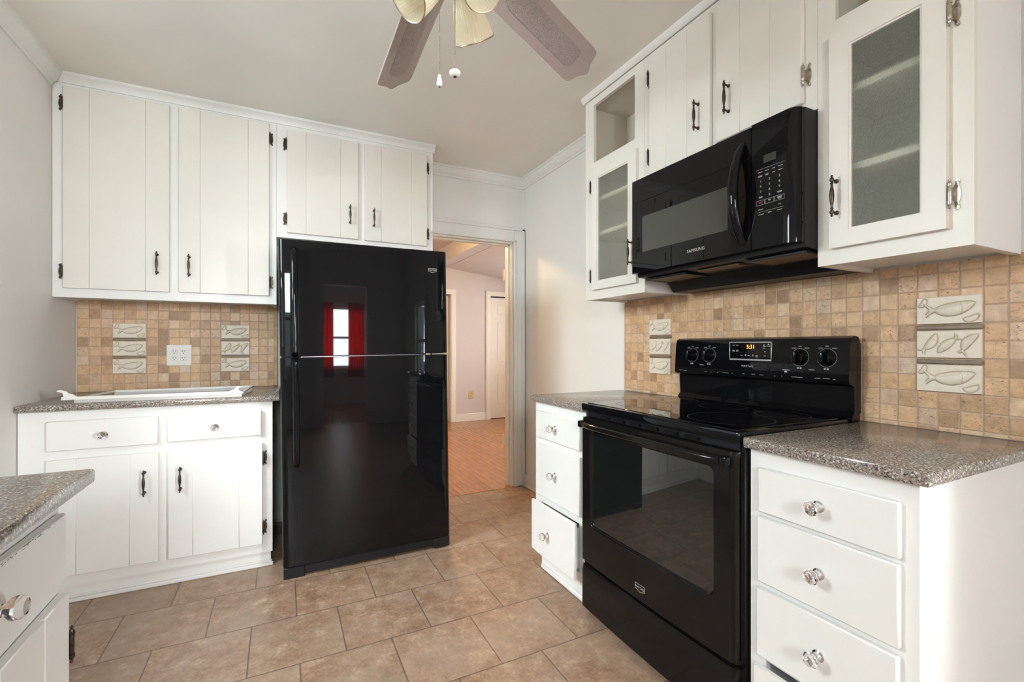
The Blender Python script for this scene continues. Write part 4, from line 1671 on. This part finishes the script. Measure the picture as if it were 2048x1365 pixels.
# underside: two grease filters and a lamp cover on the sloped bottom
for y0, y1 in ((0.905, 1.115), (1.400, 1.620)):
    mb = MB()
    mb.box(1.505, 1.645, y0, y1, 1.4680, 1.4745, 0.001)
    for a in (1.500, 1.645):
        mb.box(a, a + 0.005, y0, y1, 1.4660, 1.4745, 0.001, 1)
    for a in (y0 - 0.005, y1):
        mb.box(1.500, 1.650, a, a + 0.005, 1.4660, 1.4745, 0.001, 1)
    mb.build('grease_filter', ['filter', 'black_matte'], root)
mb = MB()
mb.box(1.520, 1.575, 1.16, 1.35, 1.4690, 1.4765, 0.001)
mb.build('lamp_cover', 'filter', root)

# ------------------------------------------------------------------ white frame lying on the left counter
root = thing('hooked_metal_frame', 'flat white metal frame with hooked brackets lying on the left granite counter', 'frame', (-0.50, 3.0, 0.905))


def skew(u, v):       # frame plane coordinates -> world, slightly turned
    a, b, c, d = (-0.845, 2.800), (-0.178, 2.765), (-0.790, 3.150), (-0.150, 3.170)
    x = (a[0] * (1 - u) + b[0] * u) * (1 - v) + (c[0] * (1 - u) + d[0] * u) * v
    y = (a[1] * (1 - u) + b[1] * u) * (1 - v) + (c[1] * (1 - u) + d[1] * u) * v
    return x, y


def rail(mb, p0, p1, w, z0, z1, mat=0):
    p0, p1 = Vector((*p0, 0)), Vector((*p1, 0))
    d = (p1 - p0).normalized()
    n = Vector((-d.y, d.x, 0)) * w / 2
    q = [p0 - n, p1 - n, p1 + n, p0 + n]
    vs_ = [(p.x, p.y, z0) for p in q] + [(p.x, p.y, z1) for p in q]
    mb.add(vs_, [(3, 2, 1, 0), (4, 5, 6, 7), (0, 1, 5, 4), (1, 2, 6, 5), (2, 3, 7, 6), (3, 0, 4, 7)], mat)


mb = MB()
A, B_, C_, D_ = skew(0, 0), skew(1, 0), skew(0, 1), skew(1, 1)
rail(mb, A, B_, 0.012, 0.9055, 0.920)
mb.build('lower_strip', 'tray_grey', root, label='grey lower strip')
mb = MB()
rail(mb, C_, D_, 0.012, 0.9055, 0.920)
mb.build('lower_strip', 'tray_grey', root, label='grey lower strip')
mb = MB()
rail(mb, (A[0] - 0.045, A[1] + 0.002), (B_[0] + 0.002, B_[1]), 0.016, 0.920, 0.934)
rail(mb, C_, D_, 0.016, 0.920, 0.930)
rail(mb, A, C_, 0.014, 0.9215, 0.929)
rail(mb, B_, D_, 0.014, 0.9215, 0.929)
mb.build('rail', 'tray_metal', root)
for (px, py), s in (((A[0] - 0.038, A[1] + 0.001), -1), ((B_[0] - 0.02, B_[1]), 1)):
    mb = MB()
    mb.prism([(px + s * a, z) for a, z in ((0.0, 0.934), (-0.045, 0.934), (-0.030, 0.946), (-0.016, 0.950), (-0.012, 0.958), (0.012, 0.966), (0.024, 0.964), (0.022, 0.958), (0.004, 0.953), (0.002, 0.945))] if s < 0 else [(px + a, z) for a, z in ((0.012, 0.934), (-0.040, 0.934), (-0.014, 0.944), (-0.006, 0.954), (0.010, 0.960), (0.016, 0.956), (0.004, 0.950), (0.004, 0.942))], 'y', py - 0.005, py + 0.005)
    mb.build('hook_bracket', 'tray_metal', root)

# ------------------------------------------------------------------ ceiling fan
HX, HY = 0.423, 1.22
root = thing('ceiling_fan', 'ceiling fan with taupe cane-inset blades, ribbed glass shades and pull chains', 'fan', (HX, HY, 2.552))
mb = MB()
mb.lathe([(0.085, 0.0), (0.085, -0.02), (0.06, -0.05), (0.03, -0.06), (0.03, -0.085), (0.11, -0.10), (0.125, -0.12), (0.125, -0.19), (0.10, -0.215), (0.06, -0.225)], (HX, HY, 2.5515), (0, 0, 1), 40)
mb.build('motor_housing', 'brass_dull', root)
mb = MB()
mb.lathe([(0.055, 0), (0.065, -0.01), (0.065, -0.06), (0.05, -0.085), (0.02, -0.095)], (HX, HY, 2.326), (0, 0, 1), 32)
mb.build('switch_housing', 'brass_dull', root)
Rv, Fv = Vector((cos(YAW), -sin(YAW), 0)), Vector((sin(YAW), cos(YAW), 0))
DROOP, PITCH, PHI, SPC = 0.20, -0.42, 0.317, 1.3053


def blade_frame(k):
    a = PHI + (k * SPC if k < 2 else SPC + (k - 1) * (2 * pi - SPC) / 4)
    d = Vector((cos(a) * cos(DROOP), sin(a) * cos(DROOP), -sin(DROOP)))
    n0 = Vector((-sin(a), cos(a), 0))
    u = d.cross(n0)
    n = n0 * cos(PITCH) + u * sin(PITCH)
    w = d.cross(n)
    return Matrix((d, n, w)).transposed()


BZ = 2.313
# blade outline: (along, across)
half = [(0.13, 0.052), (0.145, 0.063), (0.165, 0.0675), (0.27, 0.0695), (0.40, 0.070), (0.585, 0.073), (0.603, 0.070), (0.612, 0.060), (0.617, 0.045), (0.625, 0.026), (0.636, 0.014), (0.644, 0.0)]
outline = half + [(a, -b) for a, b in reversed(half[:-1])]
inset = [(0.235, 0.022), (0.265, 0.036), (0.545, 0.036), (0.562, 0.026), (0.568, 0.0), (0.562, -0.026), (0.545, -0.036), (0.265, -0.036), (0.235, -0.022)]


def flat_mesh(name, poly, z0, z1, mat):
    mb = MB()
    mb.prism(poly, 'z', z0, z1)
    return mb.mesh(name, mat)


BLADE = flat_mesh('blade', outline, -0.0035, 0.0035, 'blade')
CANE = flat_mesh('cane_inset', inset, -0.0050, 0.0050, 'cane')
mb = MB()
mb.box(0.09, 0.215, -0.018, 0.018, 0.004, 0.010, 0.002)
mb.box(0.17, 0.215, -0.040, 0.040, 0.004, 0.010, 0.002)
IRON = mb.mesh('blade_iron', 'brass_dull')
for k in range(5):
    R3 = blade_frame(k).to_4x4()
    mat = Matrix.Translation((0, 0, BZ - 2.552)) @ R3
    ob = bpy.data.objects.new('blade', BLADE)
    COL.objects.link(ob)
    ob.parent = root
    ob.matrix_local = mat
    for nm, me in (('cane_inset', CANE), ('blade_iron', IRON)):
        c = bpy.data.objects.new(nm, me)
        COL.objects.link(c)
        c.parent = ob
for dv, dz, tl in ((Rv * -0.80 - Fv * 0.60, -0.022, 0.74), (Rv * 0.643 - Fv * 0.766, -0.006, 0.70), (Rv * 0.342 + Fv * 0.940, 0.008, 0.68)):
    ax = (dv * tl + Vector((0, 0, -0.71))).normalized()
    neck = Vector((HX, HY, 2.182 + dz)) + Rv * 0.008 + dv * 0.046
    mb = MB()
    mb.tube([Vector((HX, HY, 2.245)) + dv * 0.030, Vector((HX, HY, 2.222)) + dv * 0.044, neck - ax * 0.002], [0.010, 0.010, 0.012], 12)
    mb.lathe([(0.014, -0.004), (0.024, 0.0), (0.027, 0.012), (0.026, 0.022)], neck, ax, 24)
    arm = mb.build('lamp_arm', 'brass_dull', root)
    mb = MB()
    outp = [(0.0260, 0.012), (0.032, 0.022), (0.040, 0.042), (0.047, 0.070), (0.0525, 0.098), (0.0565, 0.119), (0.0582, 0.124), (0.0590, 0.127)]
    inp = [(r - 0.0025, h) for r, h in reversed(outp)]
    wv = lambda t: 1.0 + 0.010 * cos(44 * t)
    n = 264
    mb.lathe(outp + [(0.0578, 0.1286)] + inp, neck, ax, n, 0, True, close=False, wave=wv)
    mb.build('lamp_shade', 'shade', arm)
    mb = MB()
    mb.lathe([(0.0572, 0.1258), (0.0594, 0.1264), (0.0600, 0.1282), (0.0587, 0.1298), (0.0570, 0.1290)], neck, ax, 64, 0, True, close=False)
    mb.build('shade_rim', 'brass_dull', arm)
for off, zt, kind in ((Rv * -0.030 + Fv * -0.02, 1.874, 0), (Rv * 0.012 + Fv * -0.02, 1.886, 1)):
    p = Vector((HX, HY, 0)) + off
    mb = MB()
    z = zt + 0.034
    while z < 2.245:
        mb.ball((p.x, p.y, z), 0.0017, 0, 6)
        z += 0.0042
    mb.cyl((p.x, p.y, zt + 0.03), (p.x, p.y, 2.25), 0.0006, None, 6)
    ch = mb.build('pull_chain', 'brass_dull', root)
    mb = MB()
    if kind == 0:
        mb.lathe([(0.002, 0.034), (0.004, 0.032), (0.0065, 0.018), (0.0078, 0.010), (0.0070, 0.002), (0.003, 0.0)], (p.x, p.y, zt), (0, 0, 1), 18)
        mb.lathe([(0.0028, 0.0006), (0.0028, -0.0008)], (p.x, p.y, zt), (0, 0, 1), 10, 1)
    else:
        mb.lathe([(0.003, 0.034), (0.011, 0.0325), (0.0150, 0.029), (0.0155, 0.025), (0.0140, 0.0205), (0.009, 0.0170), (0.005, 0.0160)], (p.x, p.y, zt), (0, 0, 1), 22)
        mb.lathe([(0.0045, 0.0165), (0.0045, 0.0145)], (p.x, p.y, zt), (0, 0, 1), 10, 1)
    mb.build('pull_knob', ['plate', 'slot'], ch)

# ------------------------------------------------------------------ hall lamp (lit, out of sight to the left of the doorway)
root = thing('ceiling_lamp', 'small lit glass ceiling lamp in the hall behind the doorway', 'lamp', (1.25, 4.35, 2.56))
mb = MB()
mb.lathe([(0.07, 0), (0.07, -0.015), (0.04, -0.03)], (1.25, 4.35, 2.5595), (0, 0, 1), 24)
mb.build('lamp_base', 'brass_dull', root)
mb = MB()
mb.ball((1.25, 4.35, 2.46), 0.075, 0, 16)
mb.build('lamp_globe', 'lamp_glow', root)
ld = bpy.data.lights.new('hall_lamp_light', 'POINT')
ld.energy = 38
ld.color = (1.0, 0.66, 0.30)
ld.shadow_soft_size = 0.08
lo = bpy.data.objects.new('hall_lamp_light', ld)
lo.location = (1.25, 4.35, 2.36)
COL.objects.link(lo)

# ------------------------------------------------------------------ red curtains on the window seen mirrored in the refrigerator
for nm, u0, u1, lb in (('curtain', 0.40, 0.76, 'left red curtain of the window mirrored in the refrigerator'), ('curtain', 1.10, 1.46, 'right red curtain of the window mirrored in the refrigerator')):
    n = 60
    mb = MB()
    us_ = [u0 + (u1 - u0) * i / n for i in range(n + 1)]
    f1 = lambda x, z: (x, -4.48 + 0.020 * sin((x - u0) * 95) + 0.004 * sin(x * 31 + z * 3), z)
    mb.grid(us_, [0.55, 1.2, 2.0], f1, 0, True)
    o = mb.build(nm, 'curtain', None, fix=False)
    o.modifiers.new('thickness', 'SOLIDIFY').thickness = 0.003
    o['label'] = lb
    o['category'] = 'curtain'
    o['group'] = 'red curtains in the far room'
